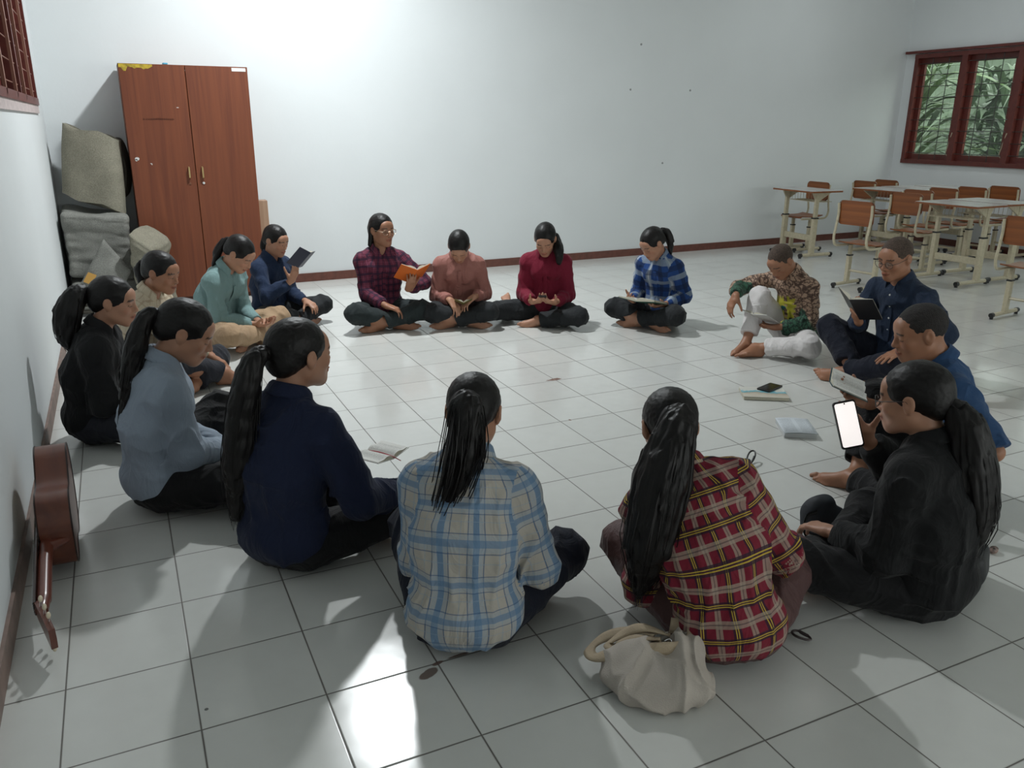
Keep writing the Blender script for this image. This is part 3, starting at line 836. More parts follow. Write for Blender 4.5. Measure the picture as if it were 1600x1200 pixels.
# ---------------------------------------------------------------- room shell
TILE = 1.0/3.0
XL, XR, YF, ZC = -1.496, 9.11, -9.0, 4.15
def yb(x): return 2.285+(x-XL)*0.0305       # the far wall is not quite square to the tiles
def tile_mat():
    m, n, l, b = new_mat('white_ceramic_tiles')
    tc = n.new('ShaderNodeTexCoord'); sp = n.new('ShaderNodeSeparateXYZ'); l.new(tc.outputs['Object'], sp.inputs[0])
    M = lambda *a: math_node(n, l, *a)
    tx = M('DIVIDE', sp.outputs['X'], TILE); ty = M('DIVIDE', sp.outputs['Y'], TILE)
    def edge(t):
        f = M('FRACT', M('ADD', t, 100.0)); return M('MINIMUM', f, M('SUBTRACT', 1.0, f))
    e = M('MINIMUM', edge(tx), edge(ty))
    nz = n.new('ShaderNodeTexNoise'); nz.inputs['Scale'].default_value = 3.0; nz.inputs['Detail'].default_value = 5; l.new(tc.outputs['Object'], nz.inputs['Vector'])
    wid = M('MULTIPLY_ADD', nz.outputs['Fac'], 0.012, 0.0075)
    gr = n.new('ShaderNodeMapRange'); gr.inputs['From Min'].default_value = 0.0; l.new(wid, gr.inputs['From Max']); l.new(e, gr.inputs['Value'])
    gr.interpolation_type = 'SMOOTHSTEP'
    # per tile tone
    cx = M('FLOOR', tx); cy = M('FLOOR', ty)
    cb = n.new('ShaderNodeCombineXYZ'); l.new(cx, cb.inputs[0]); l.new(cy, cb.inputs[1])
    wn = n.new('ShaderNodeTexWhiteNoise'); wn.noise_dimensions = '2D'; l.new(cb.outputs[0], wn.inputs['Vector'])
    tone = M('MULTIPLY_ADD', wn.outputs['Value'], 0.05, 0.955)
    n2 = n.new('ShaderNodeTexNoise'); n2.inputs['Scale'].default_value = 14; n2.inputs['Detail'].default_value = 8; l.new(tc.outputs['Object'], n2.inputs['Vector'])
    tone2 = M('MULTIPLY', tone, M('MULTIPLY_ADD', n2.outputs['Fac'], 0.08, 0.96))
    base = n.new('ShaderNodeVectorMath'); base.operation = 'SCALE'; base.inputs[0].default_value = (0.625, 0.630, 0.605); l.new(tone2, base.inputs['Scale'])
    mx = n.new('ShaderNodeMix'); mx.data_type = 'RGBA'; l.new(gr.outputs['Result'], mx.inputs[0])
    mx.inputs[6].default_value = (0.085, 0.072, 0.062, 1); l.new(base.outputs[0], mx.inputs[7])
    cur = mx.outputs[2]
    # brown stains and small specks
    for (x, y, rx, ry, col, ang) in ((-0.372, -4.035, 0.040, 0.017, (0.10, 0.055, 0.04), 0.3), (-0.33, -4.0, 0.022, 0.010, (0.12, 0.06, 0.045), 0.2), (-0.22, -3.99, 0.10, 0.006, (0.12, 0.07, 0.05), 0.05),
                            (1.332, -1.645, 0.055, 0.022, (0.20, 0.10, 0.07), 0.0), (1.06, -2.33, 0.010, 0.014, (0.2, 0.08, 0.05), 0.0), (-0.98, -3.92, 0.006, 0.006, (0.05, 0.05, 0.05), 0),
                            (-0.88, -4.22, 0.005, 0.005, (0.05, 0.05, 0.05), 0), (2.36, -5.0, 0.045, 0.12, (0.18, 0.17, 0.06), 0.2)):
        mp = n.new('ShaderNodeMapping'); mp.vector_type = 'TEXTURE'
        mp.inputs['Location'].default_value = (x, y, 0); mp.inputs['Rotation'].default_value = (0, 0, ang); mp.inputs['Scale'].default_value = (rx, ry, 1)
        l.new(tc.outputs['Object'], mp.inputs['Vector'])
        ln = n.new('ShaderNodeVectorMath'); ln.operation = 'LENGTH'; l.new(mp.outputs[0], ln.inputs[0])
        dd = M('ADD', ln.outputs['Value'], M('MULTIPLY', M('SUBTRACT', n2.outputs['Fac'], 0.5), 1.6))
        r = n.new('ShaderNodeMapRange'); r.inputs['From Min'].default_value = 0.8; r.inputs['From Max'].default_value = 1.0
        r.inputs['To Min'].default_value = 0.85; r.inputs['To Max'].default_value = 0.0; l.new(dd, r.inputs['Value'])
        k = n.new('ShaderNodeMix'); k.data_type = 'RGBA'; l.new(r.outputs['Result'], k.inputs[0]); l.new(cur, k.inputs[6]); k.inputs[7].default_value = (*col, 1); cur = k.outputs[2]
    l.new(cur, b.inputs['Base Color'])
    rr = n.new('ShaderNodeMapRange'); rr.inputs['To Min'].default_value = 0.65; rr.inputs['To Max'].default_value = 0.17; l.new(gr.outputs['Result'], rr.inputs['Value'])
    ra = M('ADD', rr.outputs['Result'], M('MULTIPLY', M('SUBTRACT', nz.outputs['Fac'], 0.5), 0.12))
    l.new(ra, b.inputs['Roughness'])
    b.inputs['Specular IOR Level'].default_value = 0.55
    hb = n.new('ShaderNodeBump'); hb.inputs['Strength'].default_value = 0.35; hb.inputs['Distance'].default_value = 0.002
    l.new(gr.outputs['Result'], hb.inputs['Height'])
    n3 = n.new('ShaderNodeTexNoise'); n3.inputs['Scale'].default_value = 5; l.new(tc.outputs['Object'], n3.inputs['Vector'])
    h2 = n.new('ShaderNodeBump'); h2.inputs['Strength'].default_value = 0.08; h2.inputs['Distance'].default_value = 0.01; l.new(n3.outputs['Fac'], h2.inputs['Height'])
    l.new(h2.outputs['Normal'], hb.inputs['Normal']); l.new(hb.outputs['Normal'], b.inputs['Normal'])
    return m
def wood(name, c1, c2, scale=6, rough=0.4, axis='Z', coat=0.2, stretch=14):
    m, n, l, b = new_mat(name)
    tc = n.new('ShaderNodeTexCoord'); mp = n.new('ShaderNodeMapping')
    s = [scale*stretch/4]*3; s['XYZ'.index(axis)] = scale*0.12; mp.inputs['Scale'].default_value = s
    l.new(tc.outputs['Object'], mp.inputs['Vector'])
    t = n.new('ShaderNodeTexNoise'); t.inputs['Scale'].default_value = 2; t.inputs['Detail'].default_value = 8; t.inputs['Distortion'].default_value = 0.8
    l.new(mp.outputs[0], t.inputs['Vector'])
    r = n.new('ShaderNodeValToRGB'); r.color_ramp.elements[0].position = 0.3; r.color_ramp.elements[1].position = 0.7
    r.color_ramp.elements[0].color = (*c1, 1); r.color_ramp.elements[1].color = (*c2, 1)
    l.new(t.outputs['Fac'], r.inputs['Fac']); l.new(r.outputs['Color'], b.inputs['Base Color'])
    b.inputs['Roughness'].default_value = rough; b.inputs['Coat Weight'].default_value = coat; b.inputs['Coat Roughness'].default_value = 0.25
    return m
M_floor = tile_mat()
M_wall = mat('white_wall_paint', (0.68, 0.71, 0.72), 0.7, noise=(1.2, 0.03), bump=(35, 0.05))
M_ceil = mat('ceiling_paint', (0.75, 0.76, 0.75), 0.9)
M_skirt = mat('terracotta_skirting', (0.135, 0.046, 0.032), 0.45, noise=(20, 0.25))
M_skirtL = mat('dusty_terracotta_skirting', (0.22, 0.15, 0.125), 0.5, noise=(12, 0.35))
M_frame = mat('red_brown_window_paint', (0.115, 0.022, 0.016), 0.4, noise=(18, 0.2))
M_bar = mat('dark_window_bar', (0.03, 0.028, 0.026), 0.5)
M_barl = mat('painted_louvre_bar', (0.24, 0.11, 0.075), 0.5)
M_cream = mat('cream_steel', (0.50, 0.445, 0.315), 0.38, noise=(40, 0.12))
M_black = mat('black_plastic', (0.012, 0.012, 0.013), 0.4)
M_ply = wood('orange_plywood', (0.170, 0.048, 0.011), (0.255, 0.080, 0.018), 5, 0.42, 'X', 0.05)
M_top = wood('pale_desk_laminate', (0.40, 0.38, 0.36), (0.52, 0.51, 0.50), 5, 0.25, 'X', 0.3)
M_ward = wood('red_brown_veneer', (0.125, 0.030, 0.011), (0.185, 0.050, 0.017), 4, 0.55, 'Z', 0.0)
M_brass = mat('pale_brass', (0.60, 0.46, 0.22), 0.3, metal=0.8)
M_chrome = mat('chrome', (0.75, 0.75, 0.75), 0.15, metal=1.0)

def struct(mb, name, m, **k):
    o = mb.build(name, m, smooth=False, **k); tag(o, kind='structure'); return o
mb = MB(); mb.box(((XL+XR)/2, -3.2, -0.05), ((XR-XL)/2+0.3, 6.3, 0.05)); struct(mb, 'floor', M_floor)
mb = MB(); mb.box(((XL+XR)/2, -3.2, ZC+0.05), ((XR-XL)/2+0.3, 6.3, 0.05)); struct(mb, 'ceiling', M_ceil)
def wall_y(name, x0, y0, x1, y1, th=0.15):
    mb = MB(); mb.add([(x0, y0, 0), (x1, y1, 0), (x1, y1+th, 0), (x0, y0+th, 0), (x0, y0, ZC), (x1, y1, ZC), (x1, y1+th, ZC), (x0, y0+th, ZC)],
                      [(0, 1, 5, 4), (1, 2, 6, 5), (2, 3, 7, 6), (3, 0, 4, 7), (3, 2, 1, 0), (4, 5, 6, 7)]); return struct(mb, name, M_wall)
wall_y('wall_back', XL-0.15, yb(XL-0.15), XR+0.15, yb(XR+0.15))
def wall_holes(name, x, inward, ya, y_b, holes, th=0.15):
    """wall along Y at x with rectangular holes [(y0,y1,z0,z1)]"""
    mb = MB(); xc = x-inward*th/2; cur = ya
    for (a, b_, z0, z1) in sorted(holes):
        if a > cur: mb.box((xc, (cur+a)/2, ZC/2), (th/2, (a-cur)/2, ZC/2))
        mb.box((xc, (a+b_)/2, z0/2), (th/2, (b_-a)/2, z0/2)); mb.box((xc, (a+b_)/2, (z1+ZC)/2), (th/2, (b_-a)/2, (ZC-z1)/2)); cur = b_
    mb.box((xc, (cur+y_b)/2, ZC/2), (th/2, (y_b-cur)/2, ZC/2))
    return struct(mb, name, M_wall)
LW = (-1.10, 1.60, 1.66, 2.70)      # left window hole
RW = [(-0.60, 2.43, 1.05, 2.475), (-4.6, -1.5, 1.05, 2.475), (-8.3, -5.4, 1.05, 2.475)]
wall_holes('wall_left', XL, 1, -9.3, yb(XL), [LW])
wall_holes('wall_right', XR, -1, -9.3, yb(XR), RW)
# the wall behind the photographer, with an open doorway
mb = MB()
for x0, x1, z0, z1 in ((XL, 0.9, 0, ZC), (0.9, 2.1, 2.2, ZC), (2.1, 3.4, 0, ZC), (3.4, 7.8, 0, 1.0), (3.4, 7.8, 2.5, ZC), (7.8, XR, 0, ZC)):
    mb.box(((x0+x1)/2, -9.075, (z0+z1)/2), ((x1-x0)/2, 0.075, (z1-z0)/2))
struct(mb, 'wall_front', M_wall)
# skirting
def skirt(name, m, pts, h=0.085, th=0.012):
    mb = MB(); (x0, y0), (x1, y1) = pts; d = unit((x1-x0, y1-y0, 0)); nrm_ = np.array((-d[1], d[0], 0))*th
    a, b_ = A3(x0, y0, 0), A3(x1, y1, 0); up = A3(0, 0, h)
    mb.add([a, b_, b_+nrm_, a+nrm_, a+up, b_+up, b_+nrm_+up, a+nrm_+up], [(0, 1, 5, 4), (1, 2, 6, 5), (2, 3, 7, 6), (3, 0, 4, 7), (3, 2, 1, 0), (4, 5, 6, 7)])
    return struct(mb, name, m)
skirt('baseboard_back', M_skirt, ((XR, yb(XR)), (XL, yb(XL))))
skirt('baseboard_left', M_skirtL, ((XL, yb(XL)), (XL, -9.0)))
skirt('baseboard_right', M_skirt, ((XR, -9.0), (XR, yb(XR))))
# marks on the far wall: small screw holes and dabs
for i, (x, z) in enumerate(((4.62, 2.42), (4.50, 1.93), (5.37, 1.94), (5.02, 1.10))):
    mb = MB(); mb.tube([(x, yb(x)+0.002, z), (x, yb(x)-0.006, z)], 0.012, 8)
    struct(mb, 'trim_%d' % (i+1), mat('grey_wall_plug', (0.30, 0.31, 0.31), 0.8))

def window_right(idx, y0, y1, z0, z1, nb):
    root = empty('window_%d' % idx, (XR, (y0+y1)/2, z0)); tag(root, kind='structure')
    def loc(y, z, x=0.0): return (x, y-(y0+y1)/2, z-z0)
    mb = MB(); fw = 0.055; dep = 0.07
    for z in (z0+fw/2, z1-fw/2): mb.box(loc((y0+y1)/2, z, 0.02), (dep, (y1-y0)/2, fw/2))
    w = (y1-y0)/nb; 
    for i in range(nb+1): 
        yy = min(max(y0+i*w, y0+fw/2), y1-fw/2); mb.box(loc(yy, (z0+z1)/2, 0.02), (dep-0.004, fw/2-0.001 if i in (0, nb) else 0.04, (z1-z0)/2-0.002))
    mb.build('window_frame', M_frame, root, smooth=False)
    mb = MB(); mb.box(loc((y0+y1)/2+0.04, z1+0.025, -0.05), (0.03, (y1-y0)/2+0.10, 0.016)); mb.build('curtain_rail', M_frame, root, smooth=False)
    for i in range(nb):
        a, c = y0+i*w+0.04, y0+(i+1)*w-0.04
        mb = MB(); sw = 0.075
        za, zb = z0+fw, z1-fw
        for yy in (a+sw/2, c-sw/2): mb.box(loc(yy, (za+zb)/2, 0.05), (0.020, sw/2, (zb-za)/2-0.002))
        for zz in (za+sw/2, zb-sw/2): mb.box(loc((a+c)/2, zz, 0.05), (0.022, (c-a)/2, sw/2))
        sash = mb.build('casement', M_frame, root, smooth=False)
        mb = MB(); mb.box(loc((a+c)/2, (za+zb)/2, 0.05), (0.003, (c-a)/2-sw*0.9, (zb-za)/2-sw*0.9)); mb.build('pane', M_glass, sash, smooth=False)
        mb = MB()
        for k in range(9):
            zz = za+0.09+(zb-za-0.16)*k/8; mb.tube([loc(a-0.02, zz, -0.02), loc(c+0.02, zz, -0.02)], 0.005, 6)
        for k in (0.30, 0.66): mb.tube([loc(a+(c-a)*k, za-0.02, -0.02), loc(a+(c-a)*k, zb+0.02, -0.02)], 0.005, 6)
        mb.build('security_bars', M_bar, root)
        mb = MB(); mb.tube([loc(a+0.03, za+0.06, 0.0), loc(a+0.05, za+0.10, -0.01), loc(a-0.03, za+0.36, -0.05)], 0.006, 6); mb.build('stay_arm', M_cream, root)
    return root
m, n, l, b = new_mat('window_glass'); M_glass = m
for nd in list(n):
    if nd.type == 'BSDF_PRINCIPLED': n.remove(nd)
_t = n.new('ShaderNodeBsdfTransparent'); _t.inputs['Color'].default_value = (0.80, 0.84, 0.81, 1); _g = n.new('ShaderNodeBsdfGlossy'); _g.inputs['Roughness'].default_value = 0.03
_f = n.new('ShaderNodeMixShader'); _f.inputs[0].default_value = 0.06
l.new(_t.outputs[0], _f.inputs[1]); l.new(_g.outputs[0], _f.inputs[2]); l.new(_f.outputs[0], n['Material Output'].inputs[0])
for i, (a, c, z0, z1) in enumerate(RW): window_right(i+1, a, c, z0, z1, 4)
# left window: red-brown shutters behind vertical and horizontal bars, white plaster sill
def window_left():
    y0, y1, z0, z1 = LW; root = empty('window_4', (XL, (y0+y1)/2, z0)); tag(root, kind='structure')
    def loc(y, z, x=0.0): return (x, y-(y0+y1)/2, z-z0)
    mb = MB(); fw = 0.05
    for z in (z0+fw/2, z1-fw/2): mb.box(loc((y0+y1)/2, z, -0.04), (0.06, (y1-y0)/2, fw/2))
    for y in (y0+fw/2, y1-fw/2, (y0+y1)/2): mb.box(loc(y, (z0+z1)/2, -0.04), (0.056, fw/2, (z1-z0)/2-0.002))
    mb.build('window_frame', M_frame, root, smooth=False)
    for a, c in ((y0+fw, (y0+y1)/2-fw/2), ((y0+y1)/2+fw/2, y1-fw)):
        mb = MB(); mb.box(loc((a+c)/2, (z0+z1)/2, -0.10), (0.015, (c-a)/2, (z1-z0)/2-fw))
        mb.box(loc((a+c)/2, (z0+z1)/2, -0.075), (0.012, 0.03, (z1-z0)/2-fw))
        mb.build('shutter', M_frame, root, smooth=False)
    mb = MB()
    for y in (-0.70, -0.09, 0.52, 1.13):
        mb.box(loc(y, (z0+z1)/2, 0.012), (0.008, 0.022, (z1-z0)/2-0.02))
    for k in range(8):
        z = z0+0.10+(z1-z0-0.18)*k/7; mb.tube([loc(y0+0.02, z, 0.0), loc(y1-0.02, z, 0.0)], 0.004, 6)
    mb.build('window_bars', M_barl, root)
    mb = MB(); mb.box(loc((y0+y1)/2, z0-0.03, 0.0), (0.012, (y1-y0)/2+0.01, 0.03)); mb.build('window_sill', mat('pinkish_plaster', (0.52, 0.44, 0.43), 0.8, noise=(30, 0.2)), root, smooth=False)
    mb = MB(); mb.tube(catmull([loc(y1-0.02, z1-0.14, 0.02), loc(y1+0.10, z1-0.135, 0.03), loc(y1+0.26, z1-0.15, 0.03)], 4), 0.006, 6); mb.tube(catmull([loc(y1+0.26, z1-0.15, 0.03), loc(y1+0.30, z1-0.18, 0.03), loc(y1+0.36, z1-0.17, 0.03)], 4), 0.004, 6)
    mb.build('window_hook', M_barl, root)
window_left()

# ceiling lamp that lights the room (outside the frame, mirrored in the floor)
mb = MB(); mb.tube([(0, 0, -0.10), (0, 0, -0.02), (0, 0, 0.10)], [0.115, 0.12, 0.05], 24); lampo = mb.build('ceiling_lamp', mat('lamp_socket', (0.7, 0.7, 0.7), 0.5), loc=(LAMP.x, LAMP.y, ZC-0.10))
tag(lampo, 'white round lamp fixed to the ceiling above the circle', 'lamp')
l2_ = lampo.copy(); COL.objects.link(l2_); l2_.location.x, l2_.location.y = FILL_LAMP.x, FILL_LAMP.y; tag(l2_, 'added unseen fill lamp on the ceiling above the school desks', 'lamp')  # fixture copied for the added fill lamp, out of view

# greenery outside the right-hand windows
def leaf_mat(name, c, r=0.5):
    return mat(name, c, r, noise=(3, 0.4))
mbs = {}
def bush(x, y, z0, h, n, col, seed, leaf=0.5):
    rnd = random.Random(seed); mb = mbs.setdefault(col, MB())
    for i in range(n):
        th = rnd.uniform(0, 6.283); el = rnd.uniform(0.1, 1.3); L = rnd.uniform(0.5, 1.0)*h*0.8
        c = A3(x+rnd.gauss(0, 0.25), y+rnd.gauss(0, 0.5), z0+rnd.uniform(0.2, 0.8)*h)
        d = A3(math.cos(th)*math.cos(el), math.sin(th)*math.cos(el), math.sin(el)); s = unit(np.cross(d, A3(0, 0, 1)+0.01))
        rows = []
        for k in range(7):
            t = k/6; p = c+d*L*t+A3(0, 0, -0.5*L*t*t); w = leaf*0.12*math.sin(math.pi*min(t+0.12, 1)**0.8)+0.004
            rows.append([p-s*w+A3(0, 0, -w*0.3), p+A3(0, 0, 0.0), p+s*w+A3(0, 0, -w*0.3)])
        mb.grid(rows)
    mb.tube([(x, y, -0.3), (x, y, z0+0.5*h)], 0.06, 6)
bush(12.2, 3.0, 0.2, 2.6, 160, (0.095, 0.14, 0.08), 3)
bush(12.0, 5.2, 0.0, 3.2, 190, (0.10, 0.155, 0.06), 5)
bush(12.4, 1.0, 0.1, 3.0, 150, (0.115, 0.16, 0.065), 8)
allmb = MB(); fm = []
for ci, (c_, m_) in enumerate(mbs.items()):
    allmb.add(m_.v, m_.f, ci); fm.append(leaf_mat('palm_leaf_%d' % ci, c_))
o = allmb.build('palm_thicket', fm); tag(o, 'thicket of green palm fronds outside the grilled window', 'plants', kind='stuff')
mb = MB(); mb.box((14, -1, -0.35), (4.7, 12, 0.05)); tag(mb.build('garden_ground', mat('garden_soil', (0.10, 0.12, 0.065), 0.9, noise=(4, 0.4)), smooth=False), kind='structure')
mb = MB(); mb.box((15.5, 1, 1.6), (0.15, 12, 2.0)); o = mb.build('garden_wall', mat('mossy_garden_wall', (0.12, 0.155, 0.11), 0.9, noise=(1.5, 0.5)), smooth=False); tag(o, kind='structure')

# ---------------------------------------------------------------- wardrobe
M_chip = mat('pale_paint_chips', (0.62, 0.6, 0.58), 0.7)
def wardrobe():
    W, H, D = 1.02, 2.00, 0.44; cx, yf = -0.375, 1.83
    root = empty('wardrobe', (cx, yf+D/2, 0), 0.0)
    tag(root, 'tall red-brown two-door wooden wardrobe standing against the far wall', 'wardrobe')
    y0 = -D/2
    mb = MB(); t = 0.018
    mb.box((-W/2+t/2, 0.01, H/2), (t/2, D/2-0.01, H/2)); mb.box((W/2-t/2, 0.01, H/2), (t/2, D/2-0.01, H/2))
    mb.box((0, 0.01, H-t/2), (W/2, D/2-0.01, t/2)); mb.box((0, 0.01, 0.05), (W/2-t, D/2-0.02, 0.05)); mb.box((0, D/2-0.006, H/2), (W/2-t, 0.005, H/2-0.02))
    mb.box((0, 0.03, H*0.55), (W/2-t, D/2-0.05, 0.009))
    mb.build('carcass', M_ward, root, smooth=False)
    for s in (-1, 1):
        mb = MB(); wd = W/2-0.003; mb.box((s*(wd/2+0.0015), y0-0.002, H/2+0.02), (wd/2-0.0012, 0.009, H/2-0.022), bev=0.002)
        d = mb.build('door', M_ward, root, smooth=False)
        mb = MB(); hx = s*0.055; mb.tube([(hx, y0-0.012, 1.08), (hx, y0-0.034, 1.085), (hx, y0-0.034, 1.165), (hx, y0-0.012, 1.17)], 0.0075, 8)
        mb.build('handle', M_brass, d)
        mb = MB(); mb.tube([(hx, y0-0.009, 1.035), (hx, y0-0.017, 1.035)], 0.011 if s > 0 else 0.009, 12)
        mb.build('keyhole', M_chrome if s > 0 else mat('dull_lock', (0.16, 0.06, 0.03), 0.4), d)
        if s < 0:
            mb = MB(); rnd = random.Random(2)
            pts = [(-W/2+0.004, 2.0)]
            xs = np.linspace(-W/2+0.004, -W/2+0.26, 16); top = [(x, 1.995) for x in xs]; bot = [(x, 1.95+rnd.uniform(-0.012, 0.018)+(0.012 if i > 3 else 0)) for i, x in enumerate(xs)]
            rows = [[A3(x, y0-0.0125, z) for x, z in top], [A3(x, y0-0.0125, z) for x, z in bot]]
            mb.grid(rows[::-1]); o = mb.build('yellow_tape', mat('yellow_torn_sticker', (0.50, 0.36, 0.03), 0.6, noise=(30, 0.6)), d, smooth=False); tag(o, 'torn yellow sticker'); md = o.modifiers.new('t', 'SOLIDIFY'); md.thickness = 0.002
            # faint dark handwriting on the door
            mb = MB(); rnd = random.Random(9); x = -0.37
            word = 0
            for k in range(15):
                w_ = rnd.uniform(0.008, 0.015); z = 1.565+rnd.uniform(-0.002, 0.002)
                if k == 1: x += 0.016; mb.tube([(x-0.012, y0-0.0118, z), (x-0.002, y0-0.0118, z)], 0.0012, 4)
                mb.tube([(x+w_*q, y0-0.0118, z+v) for q, v in ((0, -0.006), (0.2, rnd.uniform(0.006, 0.018)), (0.5, -0.006), (0.8, 0.008), (1.0, -0.004))], 0.0011, 4); x += w_+0.003
            mb.build('faint_writing', mat('faded_ink', (0.05, 0.014, 0.010), 0.6), d)
            for (x, z, a, c) in ((-0.455, 1.245, 0.018, 0.014), (-0.462, 1.235, 0.009, 0.010), (-0.35, 1.205, 0.008, 0.004), (-0.345, 1.20, 0.004, 0.008), (-0.09, 1.66, 0.010, 0.003)):
                mb = MB(); mb.add([(x+a*math.cos(t), y0-0.0125, z+c*math.sin(t)) for t in np.linspace(0, 6.283, 13)[:-1]], [tuple(range(12))])
                o = mb.build('paint_chip', M_chip, d, smooth=False); o.modifiers.new('t', 'SOLIDIFY').thickness = 0.001
        else:
            mb = MB(); mb.box((W/2-0.075, y0-0.0125, 1.975), (0.058, 0.001, 0.014)); mb.build('white_label', mat('white_paper_label', (0.7, 0.68, 0.66), 0.8), d, smooth=False)
    return root
wardrobe()
mb = MB(); mb.box((0, 0, 0.42), (0.045, 0.06, 0.42), bev=0.004)
o = mb.build('wood_plank', wood('pale_plank', (0.30, 0.18, 0.11), (0.40, 0.26, 0.17), 4, 0.6, 'Z'), loc=(0.215, 2.20, 0)); tag(o, 'narrow light wooden plank end showing behind the right edge of the wardrobe', 'plank')
mb = MB(); mb.box((0, 0, 0.008), (0.02, 0.04, 0.008), bev=0.004)
o = mb.build('tape_roll', mat('blue_scrap', (0.10, 0.35, 0.50), 0.6), loc=(-0.52, 1.90, 2.0)); tag(o, 'small blue scrap lying on top of the wardrobe', 'scrap')

# ---------------------------------------------------------------- folded grey carpets in the corner
def felt(name, c, streak=0.25):
    m, n, l, b = new_mat(name)
    tc = n.new('ShaderNodeTexCoord')
    t = n.new('ShaderNodeTexNoise'); t.inputs['Scale'].default_value = 130; t.inputs['Detail'].default_value = 4; l.new(tc.outputs['Object'], t.inputs['Vector'])
    t2 = n.new('ShaderNodeTexNoise'); t2.inputs['Scale'].default_value = 9; t2.inputs['Detail'].default_value = 5; l.new(tc.outputs['Object'], t2.inputs['Vector'])
    s = math_node(n, l, 'MULTIPLY_ADD', t.outputs['Fac'], 0.9, 0.35); s = math_node(n, l, 'MULTIPLY', s, math_node(n, l, 'MULTIPLY_ADD', t2.outputs['Fac'], 0.6, 0.85))
    v = n.new('ShaderNodeVectorMath'); v.operation = 'SCALE'; v.inputs[0].default_value = c; l.new(s, v.inputs['Scale']); l.new(v.outputs[0], b.inputs['Base Color'])
    b.inputs['Roughness'].default_value = 0.95; b.inputs['Specular IOR Level'].default_value = 0.15
    bp = n.new('ShaderNodeBump'); bp.inputs['Strength'].default_value = 0.4; bp.inputs['Distance'].default_value = 0.004; l.new(t.outputs['Fac'], bp.inputs['Height']); l.new(bp.outputs['Normal'], b.inputs['Normal'])
    return m
M_felt = felt('beige_grey_felt', (0.245, 0.230, 0.180)); M_felt2 = felt('cool_grey_felt', (0.225, 0.225, 0.205)); M_feltd = felt('dark_felt', (0.10, 0.093, 0.078))
def sheet(mb, pts, thick, width_dir, w0, w1, mi=0, n=6):
    """a thick folded sheet: profile polyline swept between w0 and w1 along width_dir"""
    P = catmull(pts, n); 
    nn = []
    for i in range(len(P)):
        t = unit(P[min(i+1, len(P)-1)]-P[max(i-1, 0)]); nn.append(unit(np.cross(t, width_dir)))
    rnd = np.random.RandomState(3)
    rows = []
    for j in range(15):
        u = w0+(w1-w0)*j/14
        ring = []
        for i, p in enumerate(P): q = p+width_dir*u; ring.append(q+nn[i]*(thick/2+0.006*float(vnoise(q*7))))
        for i in range(len(P)-1, -1, -1): q = P[i]+width_dir*u; ring.append(q-nn[i]*(thick/2-0.006*float(vnoise(q*7+4))))
        rows.append(ring)
    mb.grid(rows, mi, closed=True)
    m_ = len(P)
    for r, flip in ((0, False), (14, True)):
        ring = rows[r]; vs = ring; fs = []
        for i in range(m_-1):
            f_ = (i, i+1, 2*m_-2-i, 2*m_-1-i); fs.append(f_[::-1] if flip else f_)
        mb.add(vs, fs, mi)
